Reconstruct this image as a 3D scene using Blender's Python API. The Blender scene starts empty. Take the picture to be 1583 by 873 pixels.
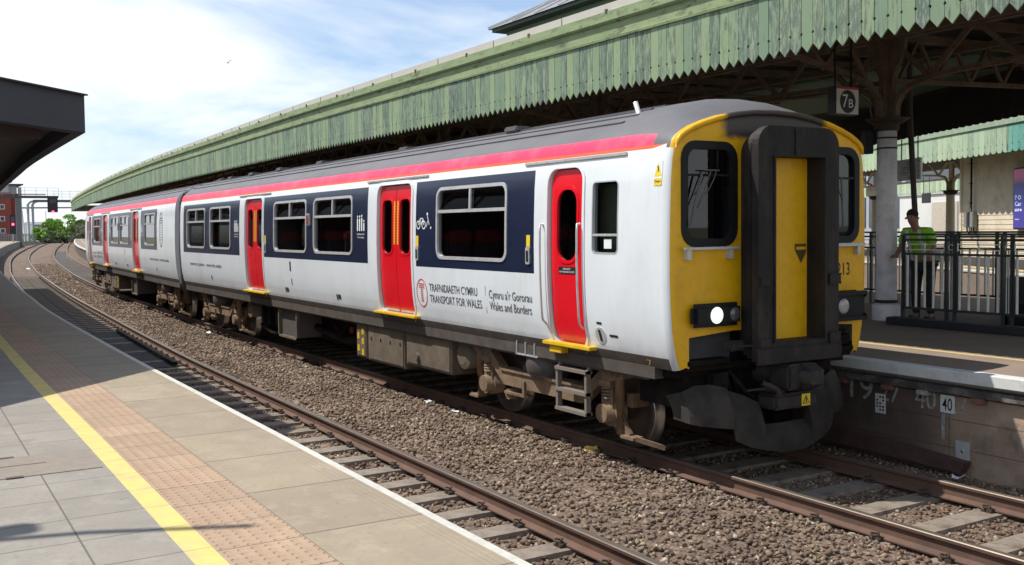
import bpy, bmesh, math, random
import numpy as np
from mathutils import Vector, Matrix
from mathutils.geometry import delaunay_2d_cdt
R = math.radians
random.seed(5)
rng = np.random.default_rng(5)
scene = bpy.context.scene
COL = scene.collection

# ------------------------------------------------------------------ camera
CAM = (-7.4556, 7.6688, 2.4505); YAW, PIT, ROL = -0.5444, -0.0455, -0.0113
cd = bpy.data.cameras.new('camera'); cam = bpy.data.objects.new('camera', cd); COL.objects.link(cam)
fw = Vector((math.cos(YAW)*math.cos(PIT), math.sin(YAW)*math.cos(PIT), math.sin(PIT)))
rt = fw.cross(Vector((0, 0, 1))).normalized(); up = rt.cross(fw)
r2 = rt*math.cos(ROL)+up*math.sin(ROL); u2 = up*math.cos(ROL)-rt*math.sin(ROL)
m = Matrix((r2, u2, -fw)).transposed().to_4x4(); m.translation = Vector(CAM)
cam.matrix_world = m
cd.sensor_width = 36; cd.sensor_fit = 'HORIZONTAL'; cd.lens = 1562.4/1583*36
cd.shift_y = -13.92/1583
cd.clip_start = .1; cd.clip_end = 4000
scene.camera = cam
scene.render.resolution_x = 1024; scene.render.resolution_y = 565

# ------------------------------------------------------------------ sky, sun, exposure
SD = Vector((.40, .50, 1.0)).normalized()          # towards the sun
ELEV = math.asin(SD.z); AZ = math.atan2(SD.x, SD.y)  # rotation from +Y clockwise
w = bpy.data.worlds.new('World'); scene.world = w; w.use_nodes = True
nt = w.node_tree; nt.nodes.clear()
def N(t, tree=None, **k):
    n = (tree or nt).nodes.new(t)
    for a, b in k.items(): setattr(n, a, b)
    return n
out = N('ShaderNodeOutputWorld'); bg = N('ShaderNodeBackground'); bg.inputs[1].default_value = .105
sky = N('ShaderNodeTexSky'); sky.sky_type = 'NISHITA'; sky.sun_disc = False
sky.sun_elevation = ELEV; sky.sun_rotation = AZ; sky.air_density = 1.0; sky.dust_density = .6; sky.ozone_density = 1.2
tc = N('ShaderNodeTexCoord'); mp = N('ShaderNodeMapping'); mp.inputs['Scale'].default_value = (1.0, 1.0, 3.2)
mp.inputs['Location'].default_value = (.35, .1, .25)
n1 = N('ShaderNodeTexNoise'); n1.inputs['Scale'].default_value = 2.3; n1.inputs['Detail'].default_value = 9; n1.inputs['Roughness'].default_value = .56
n1.inputs['Distortion'].default_value = .35
cr = N('ShaderNodeValToRGB'); cr.color_ramp.elements[0].position = .38; cr.color_ramp.elements[1].position = .52
cr.color_ramp.elements[0].color = (.22, .22, .22, 1)
n2 = N('ShaderNodeTexNoise'); n2.inputs['Scale'].default_value = 5; n2.inputs['Detail'].default_value = 6
cc = N('ShaderNodeValToRGB'); cc.color_ramp.elements[0].position = .3; cc.color_ramp.elements[1].position = .7
cc.color_ramp.elements[0].color = (8.0, 8.7, 9.2, 1); cc.color_ramp.elements[1].color = (9.2, 9.5, 9.6, 1)
mx = N('ShaderNodeMix', data_type='RGBA')
L = nt.links.new
L(tc.outputs['Generated'], mp.inputs[0]); L(mp.outputs[0], n1.inputs[0]); L(mp.outputs[0], n2.inputs[0])
L(n1.outputs[0], cr.inputs[0]); L(n2.outputs[0], cc.inputs[0])
sz = N('ShaderNodeSeparateXYZ'); L(tc.outputs['Generated'], sz.inputs[0]); el = N('ShaderNodeMapRange'); L(sz.outputs[2], el.inputs[0]); el.inputs[1].default_value = .30; el.inputs[2].default_value = .75; el.inputs[3].default_value = 1; el.inputs[4].default_value = .25
fm_ = N('ShaderNodeMath', operation='MULTIPLY'); L(cr.outputs[0], fm_.inputs[0]); L(el.outputs[0], fm_.inputs[1]); L(fm_.outputs[0], mx.inputs[0]); tn = N('ShaderNodeMix', data_type='RGBA'); tn.blend_type = 'MULTIPLY'; tn.inputs[0].default_value = 1; L(sky.outputs[0], tn.inputs[6]); tn.inputs[7].default_value = (.92, 1.08, 1.28, 1); L(tn.outputs[2], mx.inputs[6]); L(cc.outputs[0], mx.inputs[7])
L(mx.outputs[2], bg.inputs[0]); L(bg.outputs[0], out.inputs[0])
sd = bpy.data.lights.new('sun', 'SUN'); sd.energy = 4.9; sd.angle = R(.55); sd.color = (1, .955, .88)
sun = bpy.data.objects.new('sun', sd); COL.objects.link(sun); sun.rotation_euler = (-SD).to_track_quat('-Z', 'Y').to_euler()
sun.location = (0, 0, 40)
scene.view_settings.view_transform = 'Standard'; scene.view_settings.look = 'None'
scene.view_settings.exposure = 0.2; scene.view_settings.gamma = 1
scene.render.engine = 'CYCLES'; scene.cycles.max_bounces = 8; scene.cycles.transparent_max_bounces = 16

# ------------------------------------------------------------------ materials
def M(name, col, rough=.6, metal=0, var=.12, scale=6, dirt=None, dirt_amt=.35, dscale=3, bump=0, bscale=40, spec=.5, stretch=(1, 1, 1), emit=None, coat=0):
    mt = bpy.data.materials.new(name); mt.use_nodes = True; t = mt.node_tree; t.nodes.clear(); l = t.links.new
    o = N('ShaderNodeOutputMaterial', t); p = N('ShaderNodeBsdfPrincipled', t); l(p.outputs[0], o.inputs[0])
    p.inputs['Roughness'].default_value = rough; p.inputs['Metallic'].default_value = metal; p.inputs['Specular IOR Level'].default_value = spec
    p.inputs['Coat Weight'].default_value = coat
    c = N('ShaderNodeTexCoord', t); mp = N('ShaderNodeMapping', t); mp.inputs['Scale'].default_value = stretch; l(c.outputs['Object'], mp.inputs[0])
    n = N('ShaderNodeTexNoise', t); n.inputs['Scale'].default_value = scale; n.inputs['Detail'].default_value = 7; n.inputs['Roughness'].default_value = .62; l(mp.outputs[0], n.inputs[0])
    r = N('ShaderNodeValToRGB', t); e = r.color_ramp.elements; e[0].position = .3; e[1].position = .7
    e[0].color = tuple(max(0, x*(1-var)) for x in col)+(1,); e[1].color = tuple(min(1, x*(1+var)) for x in col)+(1,)
    l(n.outputs[0], r.inputs[0]); cur = r.outputs[0]
    if dirt:
        n2 = N('ShaderNodeTexNoise', t); n2.inputs['Scale'].default_value = dscale; n2.inputs['Detail'].default_value = 9; n2.inputs['Roughness'].default_value = .7; l(mp.outputs[0], n2.inputs[0])
        r2_ = N('ShaderNodeValToRGB', t); r2_.color_ramp.elements[0].position = .48; r2_.color_ramp.elements[1].position = .68
        r2_.color_ramp.elements[0].color = (0, 0, 0, 1); r2_.color_ramp.elements[1].color = (dirt_amt,)*3+(1,)
        l(n2.outputs[0], r2_.inputs[0]); x = N('ShaderNodeMix', t, data_type='RGBA'); l(r2_.outputs[0], x.inputs[0]); l(cur, x.inputs[6]); x.inputs[7].default_value = tuple(dirt)+(1,)
        cur = x.outputs[2]
    l(cur, p.inputs['Base Color'])
    if bump:
        n3 = N('ShaderNodeTexNoise', t); n3.inputs['Scale'].default_value = bscale; n3.inputs['Detail'].default_value = 4; l(mp.outputs[0], n3.inputs[0])
        b = N('ShaderNodeBump', t); b.inputs['Strength'].default_value = bump; b.inputs['Distance'].default_value = .02; l(n3.outputs[0], b.inputs['Height']); l(b.outputs[0], p.inputs['Normal'])
    if emit:
        p.inputs['Emission Color'].default_value = tuple(emit[0])+(1,); p.inputs['Emission Strength'].default_value = emit[1]
    mt['p'] = 1
    return mt
def P(mt): return [n for n in mt.node_tree.nodes if n.type == 'BSDF_PRINCIPLED'][0]
def base_socket(mt):
    p = P(mt); return p.inputs['Base Color'].links[0].from_socket
def over(mt, facsock, col, tree=None):
    t = mt.node_tree; x = N('ShaderNodeMix', t, data_type='RGBA'); s = base_socket(mt)
    t.links.new(facsock, x.inputs[0]); t.links.new(s, x.inputs[6]); x.inputs[7].default_value = tuple(col)+(1,)
    t.links.new(x.outputs[2], P(mt).inputs['Base Color'])
def mathn(t, op, a, b=None, c=None):
    n = N('ShaderNodeMath', t, operation=op)
    for i, v in enumerate((a, b, c)):
        if v is None: continue
        if hasattr(v, 'is_linked'): t.links.new(v, n.inputs[i])
        else: n.inputs[i].default_value = v
    return n.outputs[0]
def sepxyz(t, src='Object'):
    c = N('ShaderNodeTexCoord', t); s = N('ShaderNodeSeparateXYZ', t); t.links.new(c.outputs[src], s.inputs[0]); return s.outputs
def noise(t, scale, detail=6, rough=.6, src='Object', vec=None, stretch=None):
    n = N('ShaderNodeTexNoise', t); n.inputs['Scale'].default_value = scale; n.inputs['Detail'].default_value = detail; n.inputs['Roughness'].default_value = rough
    if vec is None:
        c = N('ShaderNodeTexCoord', t); vec = c.outputs[src]
    if stretch:
        mp = N('ShaderNodeMapping', t); mp.inputs['Scale'].default_value = stretch; t.links.new(vec, mp.inputs[0]); vec = mp.outputs[0]
    t.links.new(vec, n.inputs[0]); return n.outputs[0]
def smooth(t, v, a, b):
    n = N('ShaderNodeMapRange', t); n.interpolation_type = 'SMOOTHSTEP'; t.links.new(v, n.inputs[0]); n.inputs[1].default_value = a; n.inputs[2].default_value = b; return n.outputs[0]

white = M('train_white', (.72, .75, .765), .28, var=.03, scale=2, coat=.15, dirt=(.42, .42, .40), dirt_amt=.25, dscale=1.3, stretch=(1, 1, .4))
t = white.node_tree; z = sepxyz(t)[2]        # road dirt thrown up along the lower body side
f = mathn(t, 'MULTIPLY', smooth(t, mathn(t, 'ADD', z, mathn(t, 'MULTIPLY', noise(t, 5, stretch=(1, 1, .3)), .25)), 1.48, 1.12), .42); over(white, f, (.22, .20, .18))
st_ = smooth(t, noise(t, 11, 7, .7, stretch=(1, 1, .06)), .56, .72); over(white, mathn(t, 'MULTIPLY', st_, .10), (.33, .32, .30))
n3 = N('ShaderNodeTexNoise', t); n3.inputs['Scale'].default_value = 1.7; n3.inputs['Detail'].default_value = 2; c_ = N('ShaderNodeTexCoord', t); t.links.new(c_.outputs['Object'], n3.inputs[0]); b_ = N('ShaderNodeBump', t); b_.inputs['Strength'].default_value = .25; b_.inputs['Distance'].default_value = .02; t.links.new(n3.outputs[0], b_.inputs['Height']); t.links.new(b_.outputs[0], P(white).inputs['Normal'])
navy = M('train_navy', (.012, .018, .045), .3, var=.1, scale=2, coat=.15)
red = M('door_red', (.72, .008, .018), .26, var=.05, scale=2, coat=.3)
t = red.node_tree; z = sepxyz(t)[2]; over(red, mathn(t, 'MULTIPLY', smooth(t, mathn(t, 'ADD', z, mathn(t, 'MULTIPLY', noise(t, 9), .2)), 1.45, 1.25), .45), (.12, .04, .03))
pink = M('stripe_red', (.78, .03, .10), .4, var=.06, scale=1.5, dirt=(.6, .25, .3), dirt_amt=.3, dscale=2)
orange = M('stripe_orange', (.75, .10, .03), .45)
roofm = M('roof_grey', (.105, .102, .11), .62, var=.16, scale=3, dirt=(.13, .12, .12), dirt_amt=.6, dscale=1.6, stretch=(.5, 1, 1), bump=.08, bscale=30)
solebar = M('body_bottom_grime', (.06, .048, .04), .75, var=.25, scale=8, dirt=(.12, .09, .07), dirt_amt=.5)
yellow = M('cab_yellow', (.76, .41, .004), .42, var=.05, scale=5, dirt=(.32, .17, .01), dirt_amt=.25, dscale=9)
t = yellow.node_tree; o = sepxyz(t)          # brake dust smear on the brow over the gangway
a = mathn(t, 'ABSOLUTE', o[1]); fy = smooth(t, mathn(t, 'ADD', a, mathn(t, 'MULTIPLY', noise(t, 7), .15)), .85, .72)
over(yellow, mathn(t, 'MULTIPLY', fy, smooth(t, mathn(t, 'ADD', o[2], mathn(t, 'MULTIPLY', noise(t, 6), .1)), 3.33, 3.40)), (.06, .045, .042))
stepy = M('step_yellow', (.68, .42, .01), .5, dirt=(.2, .12, .03), dirt_amt=.5, dscale=12)
rubber = M('rubber_black', (.008, .008, .009), .5, spec=.3, var=.3)
blackp = M('black_paint', (.012, .012, .014), .55)
gang = M('gangway_rubber', (.019, .017, .017), .62, spec=.25, var=.35, scale=5, dirt=(.075, .052, .04), dirt_amt=.5, dscale=4, stretch=(1, 1, .4), bump=.1, bscale=18)
gangf = M('gangway_fabric', (.13, .11, .10), .8, var=.2)
under = M('underframe_black', (.012, .010, .009), .9, spec=.1, var=.4, scale=9, dirt=(.03, .022, .017), dirt_amt=.6, bump=.2)
bogie_m = M('bogie_brown', (.20, .13, .075), .85, var=.22, scale=7, dirt=(.07, .05, .035), dirt_amt=.7, dscale=4, bump=.25, bscale=30)
boxm = M('box_brown', (.12, .092, .062), .85, var=.25, scale=4, dirt=(.05, .04, .03), dirt_amt=.6, dscale=3, bump=.1)
airbag = M('air_spring_rubber', (.07, .06, .055), .6, var=.2)
steel = M('worn_steel', (.5, .48, .46), .3, metal=.9, var=.15)
alu = M('aluminium', (.55, .55, .54), .45, metal=.35, var=.1, dirt=(.3, .28, .26), dirt_amt=.4, dscale=20)
wheelm = M('wheel_brown', (.055, .04, .032), .6, var=.3, dirt=(.1, .07, .05), dirt_amt=.5)
whiter = M('window_surround', (.40, .42, .43), .4)
whitet = M('white_marking', (.75, .77, .76), .5)
dark_t = M('lettering_grey', (.09, .10, .12), .5)
red_t = M('lettering_red', (.55, .03, .03), .5)
yel_t = M('label_yellow', (.75, .55, .03), .5)
seatm = M('seat_cloth', (.10, .07, .09), .9, var=.3)
seatr = M('seat_red', (.42, .04, .04), .8)
inner = M('interior_lining', (.06, .06, .065), .8)
innerw = M('interior_pale', (.18, .18, .175), .8)
def glass_mat(name, tint, rough=.02):
    mt = bpy.data.materials.new(name); mt.use_nodes = True; t = mt.node_tree; t.nodes.clear(); l = t.links.new
    o = N('ShaderNodeOutputMaterial', t); tr = N('ShaderNodeBsdfTransparent', t); tr.inputs[0].default_value = tuple(tint)+(1,)
    g = N('ShaderNodeBsdfGlossy', t); g.inputs['Roughness'].default_value = rough; g.inputs[0].default_value = (.9, .9, .9, 1)
    lw = N('ShaderNodeLayerWeight', t); lw.inputs[0].default_value = .5; p5 = mathn(t, 'ADD', mathn(t, 'MULTIPLY', mathn(t, 'POWER', lw.outputs['Facing'], 4.0), .9), .06); m_ = N('ShaderNodeMixShader', t)
    l(p5, m_.inputs[0]); l(tr.outputs[0], m_.inputs[1]); l(g.outputs[0], m_.inputs[2]); l(m_.outputs[0], o.inputs[0]); return mt
glass = glass_mat('tinted_glass', (.40, .41, .43))
glassc = glass_mat('cab_glass', (.38, .40, .42))

# ------------------------------------------------------------------ object helpers
def tag(o, label=None, cat=None, group=None, kind=None):
    if label: o['label'] = label
    if cat: o['category'] = cat
    if group: o['group'] = group
    if kind: o['kind'] = kind
    return o
def empty(name, loc, rz=0):
    o = bpy.data.objects.new(name, None); COL.objects.link(o); o.location = loc; o.rotation_euler = (0, 0, rz); o.empty_display_size = .2; return o
class MB:
    def __init__(s): s.v = []; s.f = []; s.mi = []; s.sm = []
    def add(s, vs, fs, mi=0, sm=False):
        b = len(s.v); s.v += [tuple(x) for x in vs]
        for q in fs: s.f.append(tuple(b+i for i in q)); s.mi.append(mi); s.sm.append(sm)
        return s
    def box(s, x0, x1, y0, y1, z0, z1, mi=0, bev=0, rot=None, c=None):
        if bev and min(abs(x1-x0), abs(y1-y0), abs(z1-z0)) > 2.2*bev:
            bm = bmesh.new(); bmesh.ops.create_cube(bm, size=1)
            for v in bm.verts: v.co = Vector(((x0+x1)/2+v.co.x*(x1-x0), (y0+y1)/2+v.co.y*(y1-y0), (z0+z1)/2+v.co.z*(z1-z0)))
            bmesh.ops.bevel(bm, geom=bm.edges[:], offset=bev, segments=2, affect='EDGES')
            vs = [v.co.copy() for v in bm.verts]; fs = [[v.index for v in f_.verts] for f_ in bm.faces]; bm.free()
        else:
            vs = [Vector((x, y, z)) for x in (x0, x1) for y in (y0, y1) for z in (z0, z1)]
            fs = [(0, 1, 3, 2), (4, 6, 7, 5), (0, 4, 5, 1), (2, 3, 7, 6), (0, 2, 6, 4), (1, 5, 7, 3)]
        if rot is not None:
            cc_ = Vector(c) if c is not None else Vector(((x0+x1)/2, (y0+y1)/2, (z0+z1)/2))
            vs = [rot @ (v-cc_)+cc_ for v in vs]
        return s.add(vs, fs, mi)
    def bar(s, a, b, wd, hg, mi=0, upv=(0, 0, 1)):
        a = Vector(a); b = Vector(b); d = (b-a).normalized(); sx = d.cross(Vector(upv))
        if sx.length < 1e-4: sx = d.cross(Vector((1, 0, 0)))
        sx.normalize(); uz = sx.cross(d)
        vs = [p+sx*i*wd/2+uz*j*hg/2 for p in (a, b) for i, j in ((-1, -1), (1, -1), (1, 1), (-1, 1))]
        return s.add(vs, [(0, 3, 2, 1), (4, 5, 6, 7), (0, 1, 5, 4), (1, 2, 6, 5), (2, 3, 7, 6), (3, 0, 4, 7)], mi)
    def tube(s, pts, r, n=10, mi=0, cap=True, radii=None):
        pts = [Vector(p) for p in pts]; b = len(s.v); ref = None
        for i, p in enumerate(pts):
            d = (pts[min(i+1, len(pts)-1)]-pts[max(i-1, 0)]).normalized()
            if ref is None: ref = d.orthogonal().normalized()
            ref = (ref-d*ref.dot(d)).normalized(); q = d.cross(ref); rr = radii[i] if radii else r
            for k in range(n):
                a_ = 2*math.pi*k/n; s.v.append(tuple(p+(ref*math.cos(a_)+q*math.sin(a_))*rr))
        for i in range(len(pts)-1):
            for k in range(n):
                s.f.append((b+i*n+k, b+i*n+(k+1) % n, b+(i+1)*n+(k+1) % n, b+(i+1)*n+k)); s.mi.append(mi); s.sm.append(True)
        if cap:
            for i in (0, len(pts)-1):
                s.f.append(tuple(b+i*n+k for k in range(n))); s.mi.append(mi); s.sm.append(False)
        return s
    def prism(s, poly, y0, y1, mi=0, axis='y'):   # poly in (x,z) extruded along y ; axis 'x': poly (y,z); 'z': poly (x,y)
        n = len(poly)
        def mk(p, d): return (p[0], d, p[1]) if axis == 'y' else ((d, p[0], p[1]) if axis == 'x' else (p[0], p[1], d))
        vs = [mk(p, y0) for p in poly]+[mk(p, y1) for p in poly]
        fs = [tuple(range(n)), tuple(range(2*n-1, n-1, -1))]+[(i, (i+1) % n, n+(i+1) % n, n+i) for i in range(n)]
        return s.add(vs, fs, mi)
    def build(s, name, mats, parent=None, loc=None):
        me = bpy.data.meshes.new(name); me.from_pydata(s.v, [], s.f)
        for m_ in (mats if isinstance(mats, (list, tuple)) else [mats]): me.materials.append(m_)
        me.polygons.foreach_set('material_index', s.mi); me.polygons.foreach_set('use_smooth', s.sm); me.update()
        o = bpy.data.objects.new(name, me); COL.objects.link(o)
        if parent: o.parent = parent
        if loc: o.location = loc
        return o
def rrect(x0, x1, z0, z1, r, n=5):
    x0, x1 = min(x0, x1), max(x0, x1); pts = []
    for cx, cz, a0 in ((x1-r, z1-r, 0), (x0+r, z1-r, 90), (x0+r, z0+r, 180), (x1-r, z0+r, 270)):
        for k in range(n+1):
            a_ = R(a0+90*k/n); pts.append((cx+r*math.cos(a_), cz+r*math.sin(a_)))
    return pts
def inpoly(p, poly):
    x, y = p; c = False; j = len(poly)-1
    for i in range(len(poly)):
        xi, yi = poly[i]; xj, yj = poly[j]
        if (yi > y) != (yj > y) and x < (xj-xi)*(y-yi)/(yj-yi)+xi: c = not c
        j = i
    return c
def cdt(outer, holes=(), cuts=()):
    vs = []; es = []
    for loop in [outer]+list(holes):
        b = len(vs); vs += [Vector(p) for p in loop]; es += [(b+i, b+(i+1) % len(loop)) for i in range(len(loop))]
    for a, b_ in cuts:
        k = len(vs); vs += [Vector(a), Vector(b_)]; es.append((k, k+1))
    r_ = delaunay_2d_cdt(vs, es, [], 0, 1e-5)
    V2 = [tuple(v) for v in r_[0]]; F = []
    for f_ in r_[2]:
        c = (sum(V2[i][0] for i in f_)/len(f_), sum(V2[i][1] for i in f_)/len(f_))
        if inpoly(c, outer) and not any(inpoly(c, h) for h in holes): F.append(tuple(f_))
    return V2, F
PROF = [(1.04, 1.285), (1.12, 1.318), (1.2, 1.342), (1.35, 1.372), (1.5, 1.39), (1.7, 1.402), (1.95, 1.41), (2.25, 1.41), (2.6, 1.402), (2.9, 1.39), (3.1, 1.372), (3.2, 1.352), (3.24, 1.34)]
def Y(z):
    if z <= PROF[0][0]: return PROF[0][1]
    for (a, ya), (b, yb) in zip(PROF, PROF[1:]):
        if z <= b: return ya+(yb-ya)*(z-a)/(b-a)
    return PROF[-1][1]
def sheet(mb, s, outer, holes=(), cuts=(), off=0, thick=0, mi=0, mfun=None, zl=True, sm=True):
    """flat outline in (x,z) wrapped on the body side s=+1/-1; thick>0 gives edge walls inwards"""
    xs = [p[0] for p in outer]; zs = [p[1] for p in outer]
    cu = list(cuts)
    if zl: cu += [((min(xs)-1e-3, z_), (max(xs)+1e-3, z_)) for z_, _ in PROF if min(zs)+.004 < z_ < max(zs)-.004]
    V2, F = cdt(outer, holes, cu)
    def mp(p, o_): return (p[0], s*(Y(p[1])+o_), p[1])
    b = len(mb.v); mb.v += [mp(p, off) for p in V2]
    for f_ in F:
        c = (sum(V2[i][0] for i in f_)/len(f_), sum(V2[i][1] for i in f_)/len(f_))
        mb.f.append(tuple(b+i for i in f_)); mb.mi.append(mfun(c) if mfun else mi); mb.sm.append(sm)
    if thick:
        for loop in [outer]+list(holes):
            lp = []
            for p, q in zip(loop, loop[1:]+loop[:1]):
                k = max(1, int(abs(q[1]-p[1])/.25))
                lp += [(p[0]+(q[0]-p[0])*i/k, p[1]+(q[1]-p[1])*i/k) for i in range(k)]
            n = len(lp); mb.add([mp(p, off) for p in lp]+[mp(p, off-thick) for p in lp], [(i, (i+1) % n, n+(i+1) % n, n+i) for i in range(n)], mi)
    return mb
_tc = {}
def text2d(txt, size):
    k = (txt, size)
    if k not in _tc:
        cu = bpy.data.curves.new('t', 'FONT'); cu.body = txt; cu.size = size; cu.resolution_u = 3; cu.offset = .004
        o = bpy.data.objects.new('t', cu); COL.objects.link(o); bpy.context.view_layer.update()
        me = bpy.data.meshes.new_from_object(o.evaluated_get(bpy.context.evaluated_depsgraph_get()))
        _tc[k] = ([(v.co.x, v.co.y) for v in me.vertices], [tuple(p.vertices) for p in me.polygons])
        bpy.data.objects.remove(o); bpy.data.curves.remove(cu); bpy.data.meshes.remove(me)
    return _tc[k]
def text(mb, txt, width, height, fn, mi=0):
    """letters scaled to width x height (cap height), fn maps (u,v) to 3D"""
    vs, fs = text2d(txt, 1.0)
    x0 = min(v[0] for v in vs); x1 = max(v[0] for v in vs); k = width/(x1-x0); h = height/.70
    mb.add([fn((v[0]-x0)*k, v[1]*h) for v in vs], fs, mi); return mb

# ------------------------------------------------------------------ plan curves (x away from camera along the track)
def spline(T):
    T = np.array(T, float)
    def f_(x):
        x = min(max(x, T[0, 0]), T[-1, 0]-1e-6)
        i = int(np.clip(np.searchsorted(T[:, 0], x)-1, 0, len(T)-2))
        x1, y1 = T[i]; x2, y2 = T[i+1]; h = x2-x1
        m1 = (y2-T[i-1, 1])/(x2-T[i-1, 0]) if i > 0 else (y2-y1)/h
        m2 = (T[i+2, 1]-y1)/(T[i+2, 0]-x1) if i+2 < len(T) else (y2-y1)/h
        t_ = (x-x1)/h
        return float((2*t_**3-3*t_*t_+1)*y1+(t_**3-2*t_*t_+t_)*h*m1+(-2*t_**3+3*t_*t_)*y2+(t_**3-t_*t_)*h*m2)
    return f_
yc = spline([(-60, 0), (-20, 0), (0, 0), (12, .03), (18, 0), (26.7, -.24), (39, -.66), (51, -1.38), (66, -2.6), (82, -4.1), (100, -6), (123, -8.7), (163, -13.9), (210, -20.4), (320, -36), (420, -50.5)])
yn = spline([(-60, 3.775), (-20, 3.775), (0, 3.775), (8, 3.74), (13.4, 3.65), (26, 3.15), (34, 2.8), (46, 2.13), (56, 1.5), (66, .78), (98, -2.0), (133, -5.8), (200, -14.3), (320, -31), (420, -45)])
yp = spline([(-40, 5.24), (-10, 5.24), (0, 5.25), (6, 5.26), (14.3, 5.17), (18.9, 5.0), (25.9, 4.74), (39, 4.15), (60, 2.9), (85, .95), (111, -1.4), (140, -4.4), (167, -7.42), (206, -12.35), (260, -20)])
yr = lambda x: yc(x)-1.62-.15*min(1, max(0, (x-20)/80))
def xs_of(a, b, near=.5):
    xs = [a]
    while xs[-1] < b: xs.append(min(b, xs[-1]+max(near, abs(xs[-1])*.05)))
    return xs
def sweep(name, prof, crv, xs, mats, mis=None, parent=None, closed=False, smooth_=False, caps=False):
    """prof: list of (y offset, z); swept along crv; uv = (x, accumulated offset)"""
    n = len(prof); vs = []; fs = []; mi = []; uv = []
    acc = [0]
    for p, q in zip(prof, prof[1:]+prof[:1]): acc.append(acc[-1]+math.hypot(q[0]-p[0], q[1]-p[1]))
    for x in xs:
        y0 = crv(x)
        for dy, z_ in prof: vs.append((x, y0+dy, z_))
    segs = n if closed else n-1
    for i in range(len(xs)-1):
        for k in range(segs):
            k2 = (k+1) % n; fs.append((i*n+k, i*n+k2, (i+1)*n+k2, (i+1)*n+k)); mi.append(mis[k] if mis else 0)
            uv += [(xs[i], prof[k][0]), (xs[i], prof[k2][0]), (xs[i+1], prof[k2][0]), (xs[i+1], prof[k][0])] if abs(prof[k][0]-prof[k2][0]) > 1e-3 else [(xs[i], prof[k][1]), (xs[i], prof[k2][1]), (xs[i+1], prof[k2][1]), (xs[i+1], prof[k][1])]
    if caps:
        for i in (0, len(xs)-1):
            fs.append(tuple(i*n+k for k in range(n))); mi.append(mis[0] if mis else 0); uv += [(prof[k][0], prof[k][1]) for k in range(n)]
    me = bpy.data.meshes.new(name); me.from_pydata(vs, [], fs)
    for m_ in (mats if isinstance(mats, (list, tuple)) else [mats]): me.materials.append(m_)
    me.polygons.foreach_set('material_index', mi); me.polygons.foreach_set('use_smooth', [smooth_]*len(fs))
    ul = me.uv_layers.new(name='UVMap'); ul.data.foreach_set('uv', [c for p in uv for c in p]); me.update()
    o = bpy.data.objects.new(name, me); COL.objects.link(o)
    if parent: o.parent = parent
    return o

# ================================================================== GROUND
def stones_mat(name, cols, vs=22, bump=1.0, dark=.35):
    mt = M(name, cols[0], .9, var=.2, scale=1.2); t = mt.node_tree; l = t.links.new; p = P(mt)
    c = N('ShaderNodeTexCoord', t); v = N('ShaderNodeTexVoronoi', t); v.inputs['Scale'].default_value = vs; l(c.outputs['Object'], v.inputs['Vector'])
    r = N('ShaderNodeValToRGB', t); e = r.color_ramp.elements; e[0].color = tuple(cols[0])+(1,); e[1].color = tuple(cols[-1])+(1,); e[0].position = .1; e[1].position = .95
    for i, cl in enumerate(cols[1:-1]): q = e.new((i+1)/(len(cols)-1)); q.color = tuple(cl)+(1,)
    s_ = N('ShaderNodeSeparateColor', t); l(v.outputs['Color'], s_.inputs[0]); l(s_.outputs[0], r.inputs[0])
    big = noise(t, .6, 5); mm = N('ShaderNodeMix', t, data_type='RGBA'); mm.blend_type = 'MULTIPLY'; mm.inputs[0].default_value = 1
    rr = N('ShaderNodeValToRGB', t); rr.color_ramp.elements[0].color = (.7, .68, .66, 1); rr.color_ramp.elements[1].color = (1.15, 1.1, 1.05, 1); rr.color_ramp.elements[0].position = .35; rr.color_ramp.elements[1].position = .65
    l(big, rr.inputs[0]); l(r.outputs[0], mm.inputs[6]); l(rr.outputs[0], mm.inputs[7]); l(mm.outputs[2], p.inputs['Base Color'])
    b = N('ShaderNodeBump', t); b.inputs['Strength'].default_value = bump; b.inputs['Distance'].default_value = .03; b.invert = True; l(v.outputs['Distance'], b.inputs['Height']); l(b.outputs[0], p.inputs['Normal'])
    return mt
BC = [(.10, .065, .045), (.17, .115, .08), (.14, .10, .075), (.21, .15, .105), (.12, .09, .075), (.26, .2, .15)]
ballast_m = stones_mat('ballast_bed', BC, 20)
darkbal = stones_mat('dark_ballast', [(.05, .045, .042), (.09, .08, .072), (.065, .058, .055), (.13, .115, .10)], 20)  # darker stone colours for some stretches of the trackbed
t = ballast_m.node_tree
earth = M('scrub_ground', (.15, .125, .07), .95, var=.35, scale=.15, dirt=(.07, .09, .03), dirt_amt=.8, dscale=.08, bump=.3, bscale=2)
MB().add([(-900, -1500, -.42), (2500, -1500, -.42), (2500, 1200, -.42), (-900, 1200, -.42)], [(0, 1, 2, 3)]).build('ground', earth)['kind'] = 'structure'

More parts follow.
